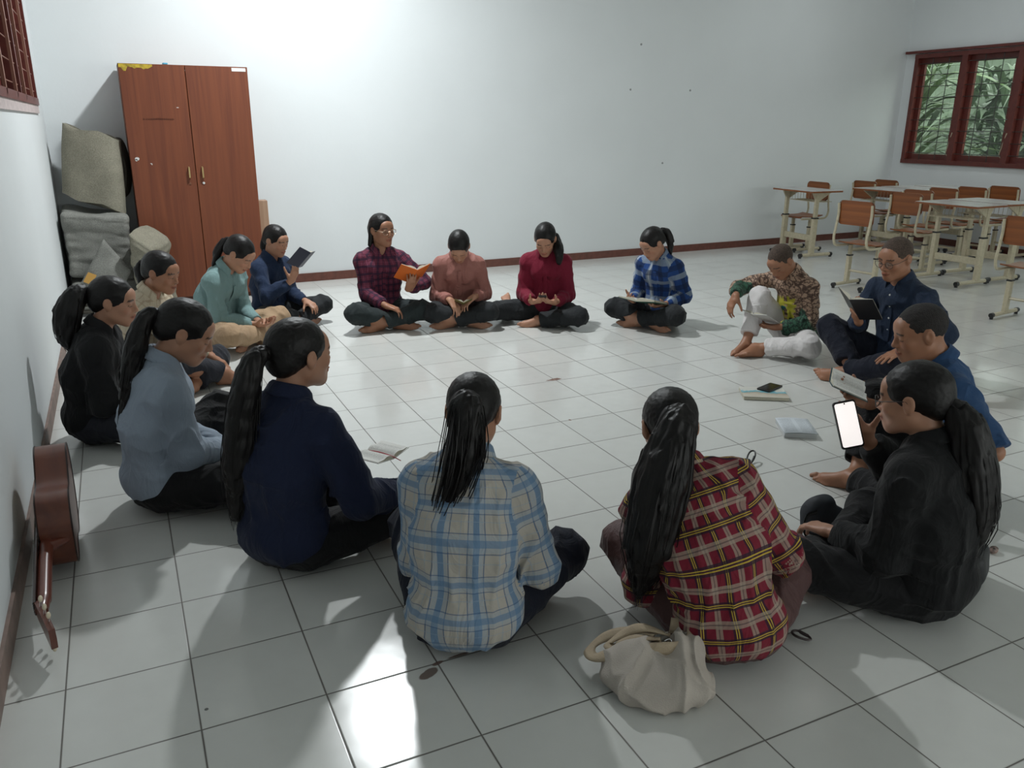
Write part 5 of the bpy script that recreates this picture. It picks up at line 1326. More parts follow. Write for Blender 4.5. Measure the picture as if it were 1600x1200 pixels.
NEAR, MID, FAR = 0.0045, 0.0055, 0.0065
PEOPLE = {
 1: dict(label='person in a black shirt with a thick ponytail, sitting closest to the left wall', loc=(-1.27, -1.55), face=-8, h=MID, s=1.0, lean=(2, 18), neck=36, head=(-8, 12, 0),
         shirt=S_black, pants=P_dgrey, hem=0.05, inf=0.026, tail=dict(p=[(0.02, -0.05, -0.01), (0.04, -0.10, -0.09), (0.04, -0.11, -0.20), (0.04, -0.09, -0.28)], r=[0.020, 0.050, 0.062, 0.050, 0.018], wisps=40), tiemat=T_pale),
 2: dict(label='person in a cream checked shirt, seated between the black shirt and the teal shirt', loc=(-1.00, -0.64), face=-32, h=FAR, s=1.0, lean=(2, 20), neck=38, head=(-4, 18, 0),
         shirt=S_cream, pants=P_dgrey, tail=dict(p=[(0, -0.03, -0.05), (0, -0.03, -0.15)], r=[0.02, 0.03, 0.015], wisps=8), tone=TM,
         legR=dict(a=(-0.03, 0.50, 0.07), k=(1, 0, 0.5), fd=(-0.2, 1, 0), sn=(0.3, 0, -1)), legL=dict(a=(-0.18, 0.40, 0.05), k=(1, 0.2, 0.2), fd=(-1, 0.5, 0), sn=(0, -0.8, -0.5)),
         armR=dict(w=(-0.03, 0.42, 0.17), e=(0.7, -0.3, -1))),
 3: dict(label='person in a teal shirt and khaki trousers looking down at the lap', loc=(-0.49, 0.17), face=-42, h=FAR, s=1.02, lean=(4, 28), neck=42, head=(4, 42, 0),
         shirt=S_teal, pants=P_khaki, legR=dict(a=(-0.06, 0.36, 0.065)), armR=dict(w=(0.03, 0.35, 0.17), pn=(-0.2, 0, 1), hd=(-0.2, 1, 0), e=(0.6, -0.6, -1)), armL=dict(w=(0.05, 0.33, 0.17), hd=(-0.6, 1, 0), pn=(0, 0, 1)),
         tail=dict(p=[(0, -0.05, -0.03), (0.03, -0.09, -0.10), (0.05, -0.12, -0.20)], r=[0.016, 0.028, 0.026, 0.01], wisps=10)),
 4: dict(label='person in a navy shirt reading a raised dark book next to the wardrobe', loc=(-0.04, 0.60), face=-52, h=FAR, lean=(2, 12), neck=22, head=(0, 20, 0), shirt=S_navy4, pants=P_char,
         armR=dict(w=(0.10, 0.34, 0.40), e=(0.6, 0.2, -1), hd=(-0.2, 0.45, 1.0), pn=(-0.35, -1, 0.4), curl=0.55),
         tail=dict(p=[(0, -0.02, -0.05), (0, -0.02, -0.12)], r=[0.025, 0.03, 0.015], wisps=6), knot=(0, -0.10, -0.03)),
 5: dict(label='person with glasses in a purple checked shirt holding the orange book', ls=0.90, loc=(0.80, 0.30), face=-97, h=FAR, s=1.03, lean=(-2, 8), neck=12, head=(24, 4, 0), legR=dict(k=(1, 0.8, 0.3)), legL=dict(k=(1, 1.2, 0.3)), shirt=S_purple, pants=P_green, hair='loose', glasses=G_gold, tone=TM,
         armL=dict(w=(0.16, 0.30, 0.32), e=(1, -0.1, -0.7), hd=(0.1, 0.7, 0.8), pn=(-0.1, -1, 0.8), curl=0.35), armR=dict(w=(0.02, 0.30, 0.20), hd=(-1, 0.5, -0.3))),
 6: dict(label='person in a dusty pink shirt with bowed head, back to the far wall', ls=0.85, loc=(1.39, 0.10), face=-110, h=FAR, s=0.99, lean=(4, 22), neck=46, head=(-4, 54, 0), shirt=S_pink, pants=P_char, hair='pony',
         sw=0.93, legR=dict(k=(1, 1.3, 0.3), a=(-0.08, 0.27, 0.065)), legL=dict(k=(1, 1.3, 0.3), a=(-0.08, 0.27, 0.065)), armR=dict(w=(0.08, 0.27, 0.23), hd=(-0.5, 0.6, -0.6), e=(0.3, -0.4, -1)), armL=dict(w=(0.11, 0.25, 0.25), hd=(-0.8, 0.5, -0.5), e=(0.35, -0.4, -1))),
 7: dict(label='person in a maroon shirt looking down at a small phone', ls=0.88, loc=(2.04, -0.18), face=-122, h=FAR, s=1.0, lean=(0, 16), neck=30, head=(-4, 38, 0), shirt=S_maroon, pants=P_char, cuff=0.96,
         armR=dict(w=(0.09, 0.27, 0.21), hd=(-0.6, 0.7, 0.2), pn=(-0.3, 0, 1)), armL=dict(w=(0.09, 0.27, 0.21), hd=(-0.6, 0.7, 0.2), pn=(-0.3, 0, 1)),
         legR=dict(a=(0.33, -0.14, 0.075), k=(0.75, 1, 0.1), fd=(0.25, -1, 0.15), sn=(0.2, 0.1, 1), ), legL=dict(a=(-0.04, 0.24, 0.06), k=(1, 0.8, 0.1)),
         tail=dict(p=[(-0.025, 0.03, -0.05), (-0.04, 0.09, -0.11), (-0.045, 0.12, -0.19)], r=[0.026, 0.034, 0.038, 0.022], wisps=12), knot=(-0.06, -0.075, -0.03)),
 8: dict(label='person in a big blue and white checked shirt reading a thick open book', ls=0.95, loc=(2.87, -0.62), face=-150, h=FAR, s=0.98, lean=(2, 20), neck=36, head=(-24, 38, 0), shirt=S_blueck, pants=P_char,
         armR=dict(w=(0.13, 0.26, 0.21), hd=(-0.2, 1, 0.2), pn=(-0.6, 0, 1)), armL=dict(w=(0.12, 0.22, 0.20), hd=(-0.5, 1, -0.1), pn=(-0.4, 0, 1)),
         tail=dict(p=[(-0.03, -0.04, -0.01), (-0.06, -0.06, -0.08), (-0.07, -0.06, -0.19)], r=[0.016, 0.028, 0.028, 0.01], wisps=10)),
 9: dict(label='person with shaved head in a batik shirt and white trousers, one knee raised', loc=(3.31, -1.67), face=184, h=FAR, s=0.97, male=True, lean=(4, 24), neck=44, head=(2, 44, 0), shirt=S_batik, pants=P_white, hair='buzz', tone=TM,
         legR=dict(a=(0.05, 0.44, 0.07), k=(0.25, 0.1, 1.0), fd=(0.1, 1, -0.1), sn=(0, 0, -1)), legL=dict(a=(0.04, 0.44, 0.06), k=(1, 0.1, 0.15), fd=(-0.2, 1, 0.1), sn=(0.5, 0.2, -0.9)),
         armR=dict(w=(0.15, 0.48, 0.40), e=(1, 0, -0.2), hd=(0.1, 0.5, -1), pn=(0, -1, -0.4), curl=0.5), armL=dict(w=(0.06, 0.27, 0.19), hd=(-1, 0.5, 0), pn=(0, 0.2, 1)), cuff=0.78),
 10: dict(label='person with shaved head and glasses in a navy button shirt holding a black-covered book', loc=(3.38, -2.48), face=180, h=MID, s=1.07, male=True, lean=(-2, 14), neck=26, head=(2, 18, 0), shirt=S_navy10, pants=P_navy, hair='buzz', glasses=G_dark, buttons=B_white, tone=TM,
         legR=dict(a=(-0.04, 0.38, 0.06), k=(0.6, 0.8, 0.6)), legL=dict(a=(-0.02, 0.46, 0.07), k=(1, 0.1, 0.45), fd=(-0.9, 0.5, 0.05), sn=(-0.1, -0.5, -0.8)),
         armR=dict(w=(0.07, 0.30, 0.37), e=(0.5, -0.1, -1), hd=(-0.05, 0.6, 0.75), pn=(-0.4, -0.9, 0.8), curl=0.5), armL=dict(w=(0.30, 0.32, 0.28), hd=(-0.1, 1, -0.22), pn=(0, -0.2, -1), curl=0.18, e=(0.9, -0.8, 0))),
 11: dict(label='person in a short-sleeved blue shirt with black cropped hair, left elbow bent outwards', loc=(2.12, -3.83), face=148, h=NEAR, s=1.03, male=True, lean=(6, 20), neck=42, head=(0, 18, 0), shirt=S_denim, pants=P_black, hair='buzz', sleeve=0.49, tone=TM, hairmat='buzz11',
         armL=dict(w=(0.30, 0.20, 0.20), e=(0.55, -1, -0.1)), armR=dict(w=(0.13, 0.36, 0.36), e=(0.5, 0, -1), hd=(-0.1, 0.9, 0.4), pn=(-0.6, -0.3, 0.9)), legR=dict(a=(0.02, 0.38, 0.07), k=(0.6, 0.3, 0.8)), legL=dict(a=(0.02, 0.42, 0.055), k=(1, 0.2, 0.1), fd=(-0.3, 1, 0))),
 12: dict(label='person in black with glasses and long hair holding up a phone with a lit screen', loc=(1.24, -4.42), face=108, h=NEAR, s=1.0, lean=(0, 14), neck=30, head=(6, 12, 0), shirt=S_black12, pants=P_black, glasses=G_dark, hem=0.06, inf=0.030,
         armR=dict(w=(0.118, 0.312, 0.487), e=(0.7, 0, -1), hd=(-0.52, 0.46, 0.72), pn=(-0.6, -0.7, 0.3), curl=0.06, thumb=0.75),
         tail=dict(p=[(0.0, -0.05, -0.06), (0.0, -0.09, -0.18), (0.0, -0.12, -0.32), (0, -0.13, -0.46)], r=[0.030, 0.055, 0.068, 0.060, 0.018], wisps=90), knot=(0, -0.105, -0.02)),
 13: dict(label='person in a red checked shirt with yellow lines, seen from behind beside the cloth bag', loc=(0.475, -4.33), face=62, h=NEAR, s=1.0, lean=(8, 26), side=-21, neck=40, head=(6, 30, 0), shirt=S_red, pants=P_brown, hem=0.025, inf=0.022,
         armR=dict(w=(0.14, 0.30, 0.19), e=(0.75, -0.35, -1)), legL=dict(k=(1, 0.15, 0.35)),
         tail=dict(p=[(-0.01, -0.045, -0.03), (-0.05, -0.10, -0.18), (-0.08, -0.13, -0.36), (-0.10, -0.12, -0.53)], r=[0.026, 0.056, 0.082, 0.075, 0.02], wisps=170, spread=1.5)),
 14: dict(label='person in a white and light blue checked shirt, seen from behind', loc=(-0.22, -3.94), face=58, h=NEAR, s=1.0, lean=(6, 22), neck=34, head=(0, 28, 0), shirt=S_lblue, pants=P_navy, hem=0.02, inf=0.025, hipf=1.08,
         armL=dict(w=(0.03, 0.31, 0.20), e=(0.15, -0.1, -1)), legL=dict(k=(0.6, 0.7, 0.35), a=(-0.09, 0.26, 0.065)), armR=dict(w=(0.12, 0.31, 0.20), e=(0.42, -0.3, -1)),
         tail=dict(p=[(0.0, -0.045, -0.02), (0.0, -0.085, -0.13), (-0.04, -0.11, -0.27), (-0.10, -0.11, -0.42)], r=[0.022, 0.050, 0.050, 0.030, 0.006], wisps=190, spread=2.6)),
 15: dict(label='person in a plain navy shirt with a very long straight ponytail, seen from behind', loc=(-0.62, -3.22), face=34, h=NEAR, s=1.07, lean=(-2, 13), neck=30, head=(-12, 4, 0), shirt=S_navy15, pants=P_black, hem=0.04, inf=0.026,
         armR=dict(w=(0.27, 0.34, 0.21), e=(0.5, -0.2, -1)),
         tail=dict(p=[(-0.01, -0.06, -0.03), (-0.03, -0.10, -0.17), (-0.06, -0.12, -0.38), (-0.10, -0.12, -0.60)], r=[0.020, 0.036, 0.050, 0.052, 0.02], wisps=120)),
 16: dict(label='person in a light blue-grey shirt with head bowed in profile', loc=(-1.01, -2.50), face=2, h=NEAR, s=1.06, lean=(0, 13), neck=38, head=(-12, 30, 0), shirt=S_blue16, pants=P_black, hem=0.10, inf=0.026,
         armR=dict(w=(-0.02, 0.29, 0.18), e=(0.6, -0.5, -1)), armL=dict(w=(0.03, 0.30, 0.18)), legL=dict(a=(0.0, 0.33, 0.06), k=(1, 0.3, 0.7)),
         tail=dict(p=[(0, -0.05, -0.02), (0.03, -0.10, -0.13), (0.04, -0.14, -0.27), (0.04, -0.19, -0.42)], r=[0.018, 0.034, 0.042, 0.036, 0.010], wisps=50)),
}
INFO = {}
for k, P in PEOPLE.items():

    INFO[k] = person(P)

# ---------------------------------------------------------------- books, phones, bag, guitar
def text_mat(name, page, ink, scale=1.0, axis='X'):
    """paper with columns of fine grey print (illegible at this size)"""
    m, n, l, b = new_mat(name); tc = n.new('ShaderNodeTexCoord'); M = lambda *a: math_node(n, l, *a)
    sp = n.new('ShaderNodeSeparateXYZ'); l.new(tc.outputs['Object'], sp.inputs[0])
    f = M('FRACT', M('MULTIPLY', M('ADD', sp.outputs['Y'], 5), 170*scale)); ln = M('COMPARE', f, 0.5, 0.24)
    nz = n.new('ShaderNodeTexNoise'); nz.inputs['Scale'].default_value = 260*scale; l.new(tc.outputs['Object'], nz.inputs['Vector'])
    k = M('MULTIPLY', ln, M('GREATER_THAN', nz.outputs['Fac'], 0.43))
    ax = M('ABSOLUTE', sp.outputs['X']); col = M('MULTIPLY', M('GREATER_THAN', ax, 0.010), M('LESS_THAN', ax, 0.078)); k = M('MULTIPLY', k, col)
    k = M('MULTIPLY', k, M('LESS_THAN', M('ABSOLUTE', sp.outputs['Y']), 0.062 if scale == 1.0 else 0.098))
    mx = n.new('ShaderNodeMix'); mx.data_type = 'RGBA'; l.new(M('MULTIPLY', k, 0.6), mx.inputs[0]); mx.inputs[6].default_value = (*page, 1); mx.inputs[7].default_value = (*ink, 1)
    l.new(mx.outputs[2], b.inputs['Base Color']); b.inputs['Roughness'].default_value = 0.7; return m
M_page = text_mat('printed_page', (0.66, 0.655, 0.62), (0.20, 0.20, 0.20))
M_pageb = text_mat('thin_bluish_page', (0.60, 0.64, 0.68), (0.22, 0.25, 0.28))
M_edge = mat('page_block_edge', (0.50, 0.47, 0.38), 0.8, noise=(200, 0.2))
def frame_matrix(I, pos, x, z):
    """matrix from the person's frame: x axis and z axis given, y = z cross x"""
    X = Vector(x).normalized(); Z = Vector(z); Z = (Z-X*Z.dot(X)).normalized(); Y = Z.cross(X)
    R_ = Matrix((X, Y, Z)).transposed().to_4x4(); R_.translation = Vector(pos)
    return (I['M'] if I else Matrix.Identity(4)) @ R_
def open_book(name, w, h, th, cover, label, M, angle=0.25, page=None, ribbon=None, split=0.5, sag=0.006, edge=None):
    """spine along local Y, reading side +Z; each page half w wide, h tall; th total thickness"""
    root = empty(name); root.matrix_world = M; tag(root, label, 'book')
    for s in (-1, 1):
        t = th*(split if s < 0 else 1-split); ca, sa = math.cos(angle), math.sin(angle)
        rows_t, rows_b = [], []
        for i in range(11):
            u = i/10; x = w*u; lift = sa*x+0.010*math.sin(math.pi*min(u*1.6, 1))*min(1, t/0.008)-sag*u*u
            top = [A3(s*x*ca, y, lift+t) if u > 0 else A3(0, y, lift+t*0.35) for y in (-h/2, h/2)]
            bot = [A3(s*(x+0.000)*ca, y, sa*x*0.98-0.0005) for y in (-h/2, h/2)]
            rows_t.append(top); rows_b.append(bot)
        mb = MB(); R1 = rows_t if s > 0 else [r[::-1] for r in rows_t]; mb.grid(R1)
        mb.build('page', page or M_page, root)
        mb = MB()
        for e in (0, 1):
            rr = [[rows_b[i][e], rows_t[i][e]-A3(0, 0, 0.0004)] for i in range(11)]
            mb.grid(rr if (e == 0) == (s > 0) else [q[::-1] for q in rr])
        mb.add([rows_b[10][0], rows_b[10][1], rows_t[10][1]-A3(0, 0, 0.0004), rows_t[10][0]-A3(0, 0, 0.0004)], [(0, 1, 2, 3) if s > 0 else (3, 2, 1, 0)])
        mb.build('page_block', edge or M_edge, root)
        mb = MB(); e = 0.005
        q = [(0, 0), (s*(w+e)*ca, sa*(w+e))]
        for (a, b_) in [q]:
            mb.add([(a[0], -h/2-e, a[1]-0.0005), (b_[0], -h/2-e, b_[1]-0.0005), (b_[0], h/2+e, b_[1]-0.0005), (a[0], h/2+e, a[1]-0.0005),
                    (a[0], -h/2-e, a[1]-0.0035), (b_[0], -h/2-e, b_[1]-0.0035), (b_[0], h/2+e, b_[1]-0.0035), (a[0], h/2+e, a[1]-0.0035)],
                   [f if s > 0 else f[::-1] for f in [(0, 1, 2, 3), (7, 6, 5, 4), (0, 4, 5, 1), (1, 5, 6, 2), (2, 6, 7, 3), (3, 7, 4, 0)]])
        mb.build('cover', cover, root, smooth=False)
    if ribbon:
        mb = MB(); mb.tube(catmull([(0, h/2-0.01, th*0.5), (0.004, 0, th*0.45+0.003), (0.0, -h/2, th*0.4), (0.012, -h/2-0.03, -0.01)], 4), 0.002, 5); mb.build('ribbon', ribbon, root)
    return root
def phone(name, label, M, w=0.072, h=0.155, t=0.0085, screen=None, body=None, lit=False):
    root = empty(name); root.matrix_world = M; tag(root, label, 'phone')
    mb = MB(); mb.prism(rrect(w/2, h/2, 0.010, 4), -t/2, t/2); mb.build('phone_case', body or M_black, root, smooth=False)
    mb = MB(); mb.prism(rrect(w/2-0.0045, h/2-0.007, 0.007, 4), t/2, t/2+0.0004); s_ = mb.build('screen', screen, root, smooth=False)
    if lit: tag(s_, 'lit pale screen'); mb = MB(); mb.tube([(0, h/2-0.0105, t/2+0.0004), (0, h/2-0.0105, t/2+0.0008)], 0.0028, 12); mb.build('camera_notch', M_black, root)
    return root
m, n, l, b = new_mat('lit_screen'); M_lit = m
b.inputs['Base Color'].default_value = (0.8, 0.8, 0.8, 1); b.inputs['Emission Color'].default_value = (1.0, 0.93, 0.90, 1); b.inputs['Emission Strength'].default_value = 0.45; b.inputs['Roughness'].default_value = 0.3
M_dark = mat('dark_glass', (0.012, 0.013, 0.015), 0.12)
M_green = mat('green_cover', (0.02, 0.24, 0.06), 0.5); M_dgreen = mat('dark_green_cover', (0.01, 0.055, 0.035), 0.5)
M_orange = mat('orange_cover', (0.62, 0.13, 0.012), 0.5); M_ink = mat('black_leather', (0.010, 0.010, 0.012), 0.35)
M_navyc = mat('dark_navy_cover', (0.012, 0.014, 0.035), 0.5); M_olive = mat('olive_cover', (0.14, 0.12, 0.035), 0.5); M_whitec = mat('white_cover', (0.62, 0.62, 0.6), 0.5)
M_blueg = mat('teal_cover', (0.02, 0.07, 0.085), 0.6)
M_red = mat('red_ribbon', (0.45, 0.02, 0.05), 0.6)
def have(k): return k in INFO
if have(4): open_book('open_book', 0.105, 0.15, 0.018, M_navyc, 'dark-covered book raised in one hand by the person beside the wardrobe', frame_matrix(INFO[4], (0.04, 0.425, 0.555), (0.98, 0.12, 0.30), (-0.15, -0.80, 0.60)), 0.35)
if have(5):
    bk = open_book('open_book', 0.125, 0.185, 0.026, M_orange, 'bright orange book held open by the person in glasses and purple checks', frame_matrix(INFO[5], (-0.19, 0.36, 0.43), (0.95, 0.18, 0.05), (0.10, -0.62, 0.78)), 0.42, ribbon=M_red)
    mb = MB(); mb.box((-0.06, 0.03, 0.0), (0.03, 0.018, 0.0004), M=None)
if have(6): open_book('open_book', 0.07, 0.11, 0.012, M_olive, 'small open book with olive cover in the hands of the person in pink', frame_matrix(INFO[6], (-0.02, 0.34, 0.215), (1, 0, 0), (0, -0.35, 0.95)), 0.45)
if have(7): phone('phone', 'small dark phone held in both hands by the person in maroon', frame_matrix(INFO[7], (0.0, 0.355, 0.262), (1, 0, 0), (0, -0.45, 0.9)), 0.062, 0.125, screen=M_dark)
if have(8): open_book('open_book', 0.155, 0.225, 0.034, M_dgreen, 'thick open book with dark green cover on the lap of the person in blue checks', frame_matrix(INFO[8], (0.0, 0.36, 0.225), (1, -0.05, 0), (0, -0.25, 0.97)), 0.10, split=0.6)
if have(9): open_book('open_book', 0.11, 0.165, 0.014, M_whitec, 'thin open book held at the lap of the person in the batik shirt', frame_matrix(INFO[9], (0.04, 0.345, 0.245), (1, 0.1, 0), (0.1, -0.45, 0.9)), 0.15)
if have(10): open_book('open_book', 0.135, 0.19, 0.024, M_ink, 'black leather-covered book held open by the person with glasses and navy shirt', frame_matrix(INFO[10], (0.02, 0.41, 0.47), (0.97, 0.05, 0.12), (-0.05, -0.72, 0.70)), 0.40)
if have(11): open_book('open_book', 0.105, 0.15, 0.020, M_blueg, 'open book with teal cover held by the person in the short-sleeved blue shirt', frame_matrix(INFO[11], (0.07, 0.46, 0.44), (0.9, -0.2, 0.1), (-0.05, -0.35, 0.93)), 0.22)
if have(12): phone('phone', 'black phone with a bright lit screen held up by the person in black', frame_matrix(INFO[12], (0.008, 0.338, 0.564), (0.76, -0.66, 0.20), (-0.60, -0.70, 0.36)), 0.078, 0.165, screen=M_lit, lit=True)
if have(16): open_book('open_book', 0.10, 0.15, 0.030, M_green, 'open book with bright green cover in the lap of the bowed person in blue-grey', frame_matrix(INFO[16], (-0.07, 0.36, 0.205), (1, 0.1, 0), (0.1, -0.15, 0.98)), 0.12, ribbon=M_black)
if have(15):
    open_book('open_book', 0.10, 0.14, 0.014, M_whitec, 'white open booklet with dark red edge behind the arm of the person in plain navy', Matrix.Translation((-0.16, -2.86, 0.21)) @ Matrix.Rotation(0.6, 4, 'Z'), 0.15, ribbon=M_red)
# things lying on the floor inside the circle
def M_floorat(x, y, z, rz): return Matrix.Translation((x, y, z)) @ Matrix.Rotation(rz, 4, 'Z')
mb = MB(); mb.box((0, 0, 0.011), (0.130, 0.095, 0.010), bev=0.003); 
root = empty('magazine'); root.matrix_world = M_floorat(2.318, -2.450, 0, -0.55); tag(root, 'pale paperback lying on the floor beneath the dark phone', 'book')
mb.build('page_block', M_edge, root)
mb = MB(); mb.prism(rrect(0.131, 0.096, 0.006, 3), 0.0212, 0.0224)
m, n, l, b = new_mat('beach_print'); tc = n.new('ShaderNodeTexCoord'); sp = n.new('ShaderNodeSeparateXYZ'); l.new(tc.outputs['Object'], sp.inputs[0])
nz = n.new('ShaderNodeTexNoise'); nz.inputs['Scale'].default_value = 22; nz.inputs['Detail'].default_value = 4; l.new(tc.outputs['Object'], nz.inputs['Vector'])
vv_ = math_node(n, l, 'ADD', sp.outputs['Y'], math_node(n, l, 'MULTIPLY', math_node(n, l, 'SUBTRACT', nz.outputs['Fac'], 0.5), 0.10))
r = n.new('ShaderNodeMapRange'); r.inputs['From Min'].default_value = -0.1; r.inputs['From Max'].default_value = 0.1; l.new(vv_, r.inputs['Value'])
cr_ = n.new('ShaderNodeValToRGB'); e_ = cr_.color_ramp.elements
e_[0].position = 0.0; e_[0].color = (0.55, 0.52, 0.45, 1); e_[1].position = 1.0; e_[1].color = (0.62, 0.61, 0.56, 1)
for p_, c_ in ((0.30, (0.52, 0.47, 0.38, 1)), (0.42, (0.42, 0.35, 0.27, 1)), (0.50, (0.10, 0.36, 0.44, 1)), (0.60, (0.15, 0.42, 0.50, 1)), (0.66, (0.60, 0.60, 0.55, 1))):
    q_ = e_.new(p_); q_.color = c_
l.new(r.outputs[0], cr_.inputs['Fac']); l.new(cr_.outputs[0], b.inputs['Base Color']); b.inputs['Roughness'].default_value = 0.4
mb.build('cover', m, root, smooth=False)
phone('phone', 'dark phone lying on top of the pale paperback on the floor', M_floorat(2.405, -2.405, 0.0268, -1.25), 0.085, 0.165, screen=M_dark)
root = empty('book'); root.matrix_world = M_floorat(2.062, -2.980, 0, -0.545); tag(root, 'thick book with bluish printed page facing up, lying alone on the floor inside the circle', 'book')
mb = MB(); mb.box((0, 0, 0.016), (0.083, 0.112, 0.0145), bev=0.004); mb.build('page_block', mat('bluish_page_edge', (0.50, 0.52, 0.52), 0.8), root)
mb = MB(); rows_ = [[A3(x, y, 0.0312+0.004*math.sin((x+0.083)/0.166*math.pi)) for x in np.linspace(-0.086, 0.086, 9)] for y in (-0.114, 0.114)]; mb.grid(rows_); pg_ = mb.build('page', text_mat('bluish_print', (0.60, 0.64, 0.68), (0.22, 0.25, 0.28), 0.9), root); pg_.modifiers.new('t', 'SOLIDIFY').thickness = 0.001
mb = MB(); mb.box((0, 0, 0.001), (0.085, 0.114, 0.001)); mb.build('cover', M_whitec, root, smooth=False)
def carabiner(x, y, rz, m, label, L=0.055, lid=True, z=0.012, tilt=0.0):
    root = empty('carabiner', (x, y, z), rz); tag(root, label, 'carabiner')
    mb = MB(); pts = [(0.016*math.cos(t)*(1.0+0.25*math.sin(t)), L/2*math.sin(t), 0.004+tilt*(0.5+0.5*math.sin(t))) for t in np.linspace(0, 2*math.pi, 25)[:-1]]
    mb.tube(pts, 0.0042, 7, closed=True, cap=False); mb.build('ring', m, root)
    mb = MB(); mb.tube([(0.012, -0.015, 0.004+tilt*0.3), (0.014, 0.012, 0.004+tilt*0.7)], 0.0055, 7); mb.build('gate', m, root)
    return root
carabiner(1.545, -3.22, -0.9, M_black, 'black carabiner lying on the floor beyond the red checked shoulder', 0.12, tilt=0.03)
V, F = sdf_mesh([rbox((0, 0, 0.018), (0.045, 0.025, 0.018), 0.012), ell((0.03, 0.02, 0.02), (0.02, 0.015, 0.02))], 0.004, lambda P: 0.003*vnoise(P*60))
o = np_mesh('key_pouch', V, F, [M_ink]); o.location = (1.47, -3.245, 0.0); o.rotation_euler = (0, 0, -0.3); tag(o, 'small black pouch on the floor beside the black carabiner', 'pouch')
carabiner(0.742, -4.375, 0.3, mat('pewter', (0.12, 0.10, 0.10), 0.35, metal=0.8), 'dull metal carabiner at the hem of the red checked shirt', 0.06)
carabiner(1.80, -4.20, 0.2, mat('blue_anodised', (0.02, 0.10, 0.45), 0.3, metal=0.5), 'blue carabiner on the floor behind the long-haired person in black', 0.07, z=0.05, tilt=0.02)
V, F = sdf_mesh([rbox((0, 0, 0.07), (0.09, 0.055, 0.07), 0.035), cone((-0.06, 0, 0.12), (0.06, 0, 0.13), 0.014, 0.014)], 0.006, lambda P: 0.010*vnoise(P*16))
V[:, 2] = np.maximum(V[:, 2], 0)
o = np_mesh('black_bag', V, F, [mat('black_nylon', (0.010, 0.011, 0.013), 0.6)]); o.location = (1.53, -4.36, 0.0); o.rotation_euler = (0, 0, 0.5); tag(o, 'small black bag on the floor behind the long-haired person in black', 'bag')
V, F = sdf_mesh([ell((0, 0, 0.05), (0.035, 0.03, 0.05)), ell((0.02, 0.01, 0.12), (0.04, 0.03, 0.04))], 0.004, lambda P: 0.008*vnoise(P*30))
V[:, 2] = np.maximum(V[:, 2], 0)
o = np_mesh('patterned_pouch', V, F, [mat('green_print_cloth', (0.10, 0.14, 0.10), 0.8, noise=(45, 1.4))]); o.location = (1.80, -4.105, 0.0); tag(o, 'green patterned cloth pouch next to the blue carabiner', 'pouch')
V, F = sdf_mesh([ell((0, 0, 0.012), (0.016, 0.012, 0.012)), ell((0.018, 0.0, 0.012), (0.010, 0.010, 0.010))], 0.0025, lambda P: 0.001*vnoise(P*90))
o = np_mesh('key_charm', V, F, [mat('mottled_charm', (0.30, 0.20, 0.17), 0.5, noise=(60, 1.0))]); o.location = (1.80, -4.27, 0.0); tag(o, 'little brown charm hanging below the blue carabiner', 'charm')
# dark rucksack by the knee of the person in black, with a strap loop
V, F = sdf_mesh([ell((0, 0, 0.075), (0.075, 0.055, 0.085)), rbox((0.02, 0.0, 0.05), (0.08, 0.05, 0.05), 0.03)], 0.005, lambda P: 0.007*vnoise(P*20)); V[:, 2] = np.maximum(V[:, 2], 0)
root = np_mesh('rucksack', V, F, [mat('dark_navy_nylon', (0.012, 0.015, 0.022), 0.7)]); root.location = (1.33, -3.86, 0.0); tag(root, 'dark navy rucksack with a strap loop on the floor before the person in black', 'bag')
mb = MB(); mb.tube(catmull([(-0.05, -0.03, 0.11), (-0.10, -0.03, 0.10), (-0.125, -0.05, 0.05), (-0.10, -0.07, 0.012), (-0.03, -0.06, 0.01)], 5), 0.009, 8, flat=0.35, up=(0, 1, 0)); mb.build('strap', M_black, root)

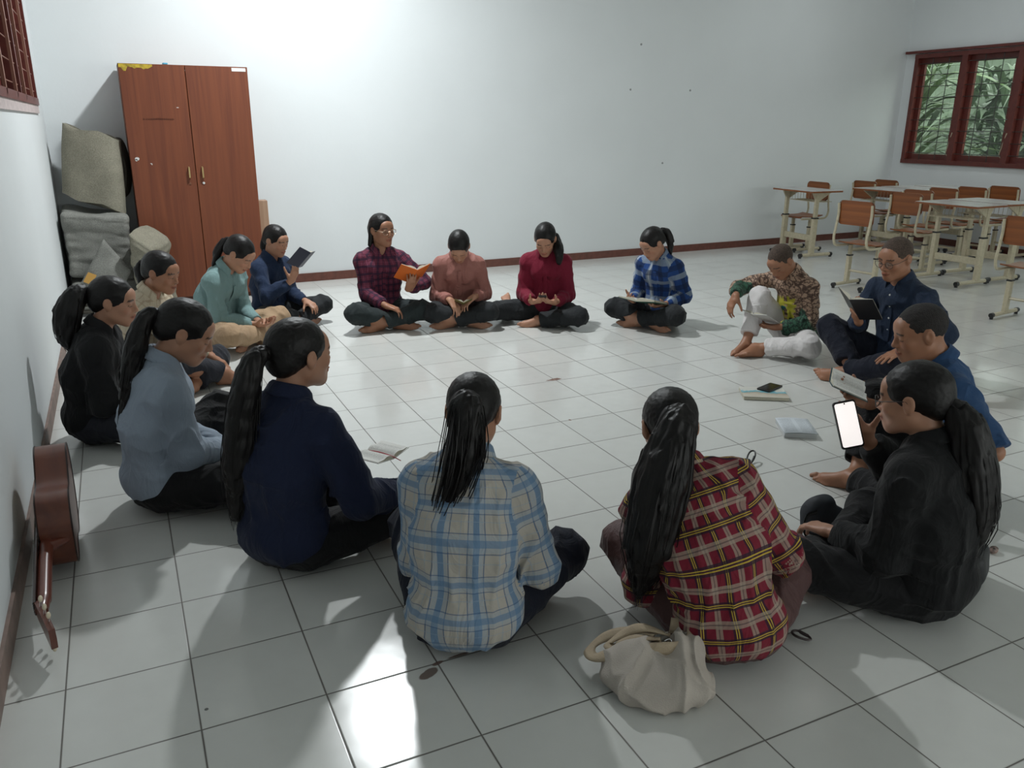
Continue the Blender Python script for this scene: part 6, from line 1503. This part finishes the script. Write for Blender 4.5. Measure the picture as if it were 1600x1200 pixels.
# ---- canvas tote bag
M_canvas = mat('cream_canvas', (0.47, 0.42, 0.37), 0.9, noise=(7, 0.10), bump=(280, 0.25)); M_canvas2 = mat('tan_canvas_strap', (0.44, 0.35, 0.245), 0.9, noise=(14, 0.12), bump=(240, 0.25))
def tote():
    P = [ell((0, 0, 0.04), (0.145, 0.100, 0.060), k=0.03), ell((0.06, -0.03, 0.05), (0.09, 0.085, 0.060), k=0.03), ell((-0.045, 0.03, 0.06), (0.085, 0.060, 0.058), k=0.03),
         ell((0.085, 0.045, 0.075), (0.060, 0.065, 0.068), k=0.03), ell((0.00, -0.055, 0.03), (0.09, 0.06, 0.04), k=0.03),
         ell((0.035, 0.035, 0.125), (0.060, 0.026, 0.040), np.array([[0.85, 0.5, 0], [-0.5, 0.85, 0], [0, 0, 1.0]]), k=0.006, op='s'),
         plane((0, 0, 1), 0.001, 0.01)]
    def dis(p):
        q = p+0.05*np.stack([vnoise(p*7+1), vnoise(p*7+9), vnoise(p*7+17)], -1)
        a = vnoise(q*A3(18, 8, 12)); b_ = vnoise(q*A3(7, 20, 10)+9)
        return -0.012*((1-np.minimum(np.abs(a)*1.7, 1))**1.6+0.8*(1-np.minimum(np.abs(b_)*1.7, 1))**1.6-0.5)
    V, F = sdf_mesh(P, 0.0035, dis); V[:, 2] = np.maximum(V[:, 2], 0.001)
    o = np_mesh('tote_bag', V, F, [M_canvas]); o.scale = (1.06, 1.06, 1.08); o.location = (0.185, -4.365, 0.0); o.rotation_euler = (0, 0, -0.5)
    tag(o, 'slumped cream canvas tote bag on the floor behind the red checked shirt', 'bag')
    def ribbon(name, pts, w, m, up=(0, 0, 1)):
        mb = MB(); C_ = catmull(pts, 7); rows = []
        for i in range(len(C_)):
            t = unit(C_[min(i+1, len(C_)-1)]-C_[max(i-1, 0)]); a = unit(np.cross(t, unit(A3(*up)+0.4*A3(math.sin(i*0.22), math.cos(i*0.3), 0)))); rows.append([C_[i]-a*w/2, C_[i]-a*w/6+0.0015*np.cross(a, t), C_[i]+a*w/6+0.0015*np.cross(a, t), C_[i]+a*w/2])
        mb.grid(rows); r_ = mb.build(name, m, o); md = r_.modifiers.new('t', 'SOLIDIFY'); md.thickness = 0.004; return r_
    ribbon('strap', [(0.01, 0.06, 0.125), (-0.05, 0.095, 0.11), (-0.12, 0.115, 0.075), (-0.165, 0.085, 0.055), (-0.155, 0.035, 0.065), (-0.09, 0.015, 0.095), (-0.03, 0.02, 0.115), (0.02, 0.015, 0.125)], 0.034, M_canvas2)
    ribbon('strap', [(0.05, 0.06, 0.125), (-0.02, 0.075, 0.135), (-0.07, 0.085, 0.11), (-0.115, 0.070, 0.085), (-0.10, 0.05, 0.088), (-0.04, 0.045, 0.120), (0.02, 0.035, 0.130)], 0.030, M_canvas2)
    ribbon('rim_fold', [(-0.04, 0.00, 0.110), (0.02, -0.002, 0.118), (0.075, 0.01, 0.118), (0.11, 0.045, 0.125), (0.105, 0.095, 0.12), (0.055, 0.105, 0.125)], 0.042, M_canvas2, up=(0.6, -0.4, 0.3))
    mb = MB(); mb.tube([(0.04+0.012*math.cos(t), 0.035+0.012*math.sin(t), 0.118+0.004*math.sin(2*t)) for t in np.linspace(0, 6.283, 15)[:-1]], 0.0018, 5, closed=True, cap=False); mb.build('key_ring', M_chrome, o)
tote()

# ---- guitar on its side against the left wall, headstock towards the camera
M_gside = wood('mahogany_guitar_side', (0.070, 0.017, 0.009), (0.125, 0.036, 0.017), 3, 0.4, 'X', 0.15, 8); M_gneck = wood('reddish_neck', (0.095, 0.020, 0.010), (0.14, 0.035, 0.018), 3, 0.3, 'X', 0.5)
M_gtop = wood('spruce_top', (0.30, 0.15, 0.06), (0.40, 0.22, 0.09), 5, 0.25, 'X', 0.5); M_bind = mat('dark_binding', (0.02, 0.010, 0.008), 0.3); M_peg = mat('ivory_tuning_knob', (0.62, 0.54, 0.40), 0.35)
def guitar():
    tail = A3(-1.375, -2.54, 0.225); head = A3(-1.345, -3.60, 0.075)
    L = unit(head-tail); th = unit(A3(1, 0, -0.02)-L*np.dot(A3(1, 0, -0.02), L)); wd = np.cross(th, L)
    if wd[2] < 0: wd = -wd
    M = Matrix([[L[i], wd[i], th[i], tail[i]] for i in range(3)]+[[0, 0, 0, 1]])
    root = empty('guitar'); root.matrix_world = M
    tag(root, 'brown acoustic guitar lying on its side along the left wall', 'guitar')
    # local: X towards the head, Y across the body, Z = thickness (+Z faces the room, the soundboard faces the wall)
    xs = [0.0, 0.006, 0.03, 0.07, 0.12, 0.17, 0.22, 0.27, 0.31, 0.35, 0.39, 0.43, 0.46, 0.480, 0.486]
    ws = [0.03, 0.07, 0.125, 0.165, 0.183, 0.178, 0.150, 0.124, 0.120, 0.131, 0.141, 0.135, 0.110, 0.065, 0.035]
    xi = np.interp(np.linspace(0, 1, 60), np.linspace(0, 1, len(xs)), xs); wi = np.interp(np.linspace(0, 1, 60), np.linspace(0, 1, len(xs)), ws)
    for _ in range(3): wi[1:-1] = (wi[:-2]+2*wi[1:-1]+wi[2:])/4
    loop = [(x, w) for x, w in zip(xi, wi)]+[(x, -w) for x, w in zip(xi[::-1], wi[::-1])]
    n_ = len(loop); t = 0.052
    mb = MB(); vs = [(x, y, -t) for x, y in loop]+[(x, y, t) for x, y in loop]
    mb.add(vs, [(i, n_+i, n_+(i+1) % n_, (i+1) % n_) for i in range(n_)]); mb.build('body_side', M_gside, root)
    mb = MB(); mb.add([(x, y, t) for x, y in loop], [tuple(range(n_))]); mb.build('back_plate', M_gside, root, smooth=False)
    mb = MB(); mb.add([(x, y, -t) for x, y in loop], [tuple(range(n_))[::-1]]); tp = mb.build('soundboard', M_gtop, root, smooth=False)
    mb = MB(); mb.tube([(0.33, 0, -t-0.0004), (0.33, 0, -t-0.0012)], 0.048, 24); mb.build('sound_hole', M_bind, tp)
    mb = MB(); mb.box((0.13, 0, -t-0.005), (0.012, 0.085, 0.005)); mb.build('bridge', M_bind, tp, smooth=False)
    for z in (-t, t):
        mb = MB(); mb.tube([(x*1.0, y*1.006, z) for x, y in loop], 0.0028, 5, closed=True, cap=False); mb.build('binding', M_bind, root)
    mb = MB(); mb.tube(catmull([(0.47, 0, -0.030), (0.53, 0, -0.033), (0.60, 0, -0.036), (0.72, 0, -0.037), (0.80, 0, -0.038), (0.85, 0, -0.043)], 4), [0.024]*4+[0.0225]*13+[0.019]*4, 10, up=(0, 1, 0), flat=1.0); mb.build('neck', M_gneck, root)
    mb = MB(); mb.tube([(0.475, 0, 0.035), (0.492, 0, 0.0), (0.51, 0, -0.035)], [0.012, 0.017, 0.024], 10, up=(0, 1, 0)); mb.build('heel', M_gneck, root)
    mb = MB(); mb.box((0.62, 0, -0.060), (0.215, 0.026, 0.004), bev=0.002); fb = mb.build('fretboard', mat('rosewood', (0.03, 0.015, 0.012), 0.15), root, smooth=False)
    mb = MB()
    for k in range(6): mb.tube([(0.13, -0.024+0.0096*k, -0.068), (0.835, -0.019+0.0076*k, -0.066)], 0.0009, 4)
    mb.build('strings', M_chrome, root)
    mb = MB(); hp = [(0.825, -0.022), (0.85, -0.030), (1.0, -0.036), (1.005, 0.0), (1.0, 0.036), (0.85, 0.030), (0.825, 0.022)]
    Mh = Matrix.Translation((0.83, 0, -0.052)) @ Matrix.Rotation(-0.24, 4, 'Y') @ Matrix.Translation((-0.83, 0, 0))
    mb.prism(hp, -0.009, 0.009, M=Mh); hs_ = mb.build('headstock', M_gneck, root, smooth=False)
    for s in (-1, 1):
        for k in range(3):
            x = 0.875+0.045*k; mb = MB(); c0 = Mh @ Vector((x, s*0.034, 0.0)); c1 = Mh @ Vector((x, s*0.055, 0.004))
            mb.tube([c0, c1], 0.003, 6); pg = mb.build('tuning_peg', M_chrome, hs_)
            V_, F_ = sdf_mesh([ell((0, 0, 0), (0.012, 0.010, 0.0065))], 0.003)
            kn = np_mesh('peg_knob', V_+np.array(c1)+A3(0, s*0.008, 0), F_, [M_peg], pg)
    return root
guitar()
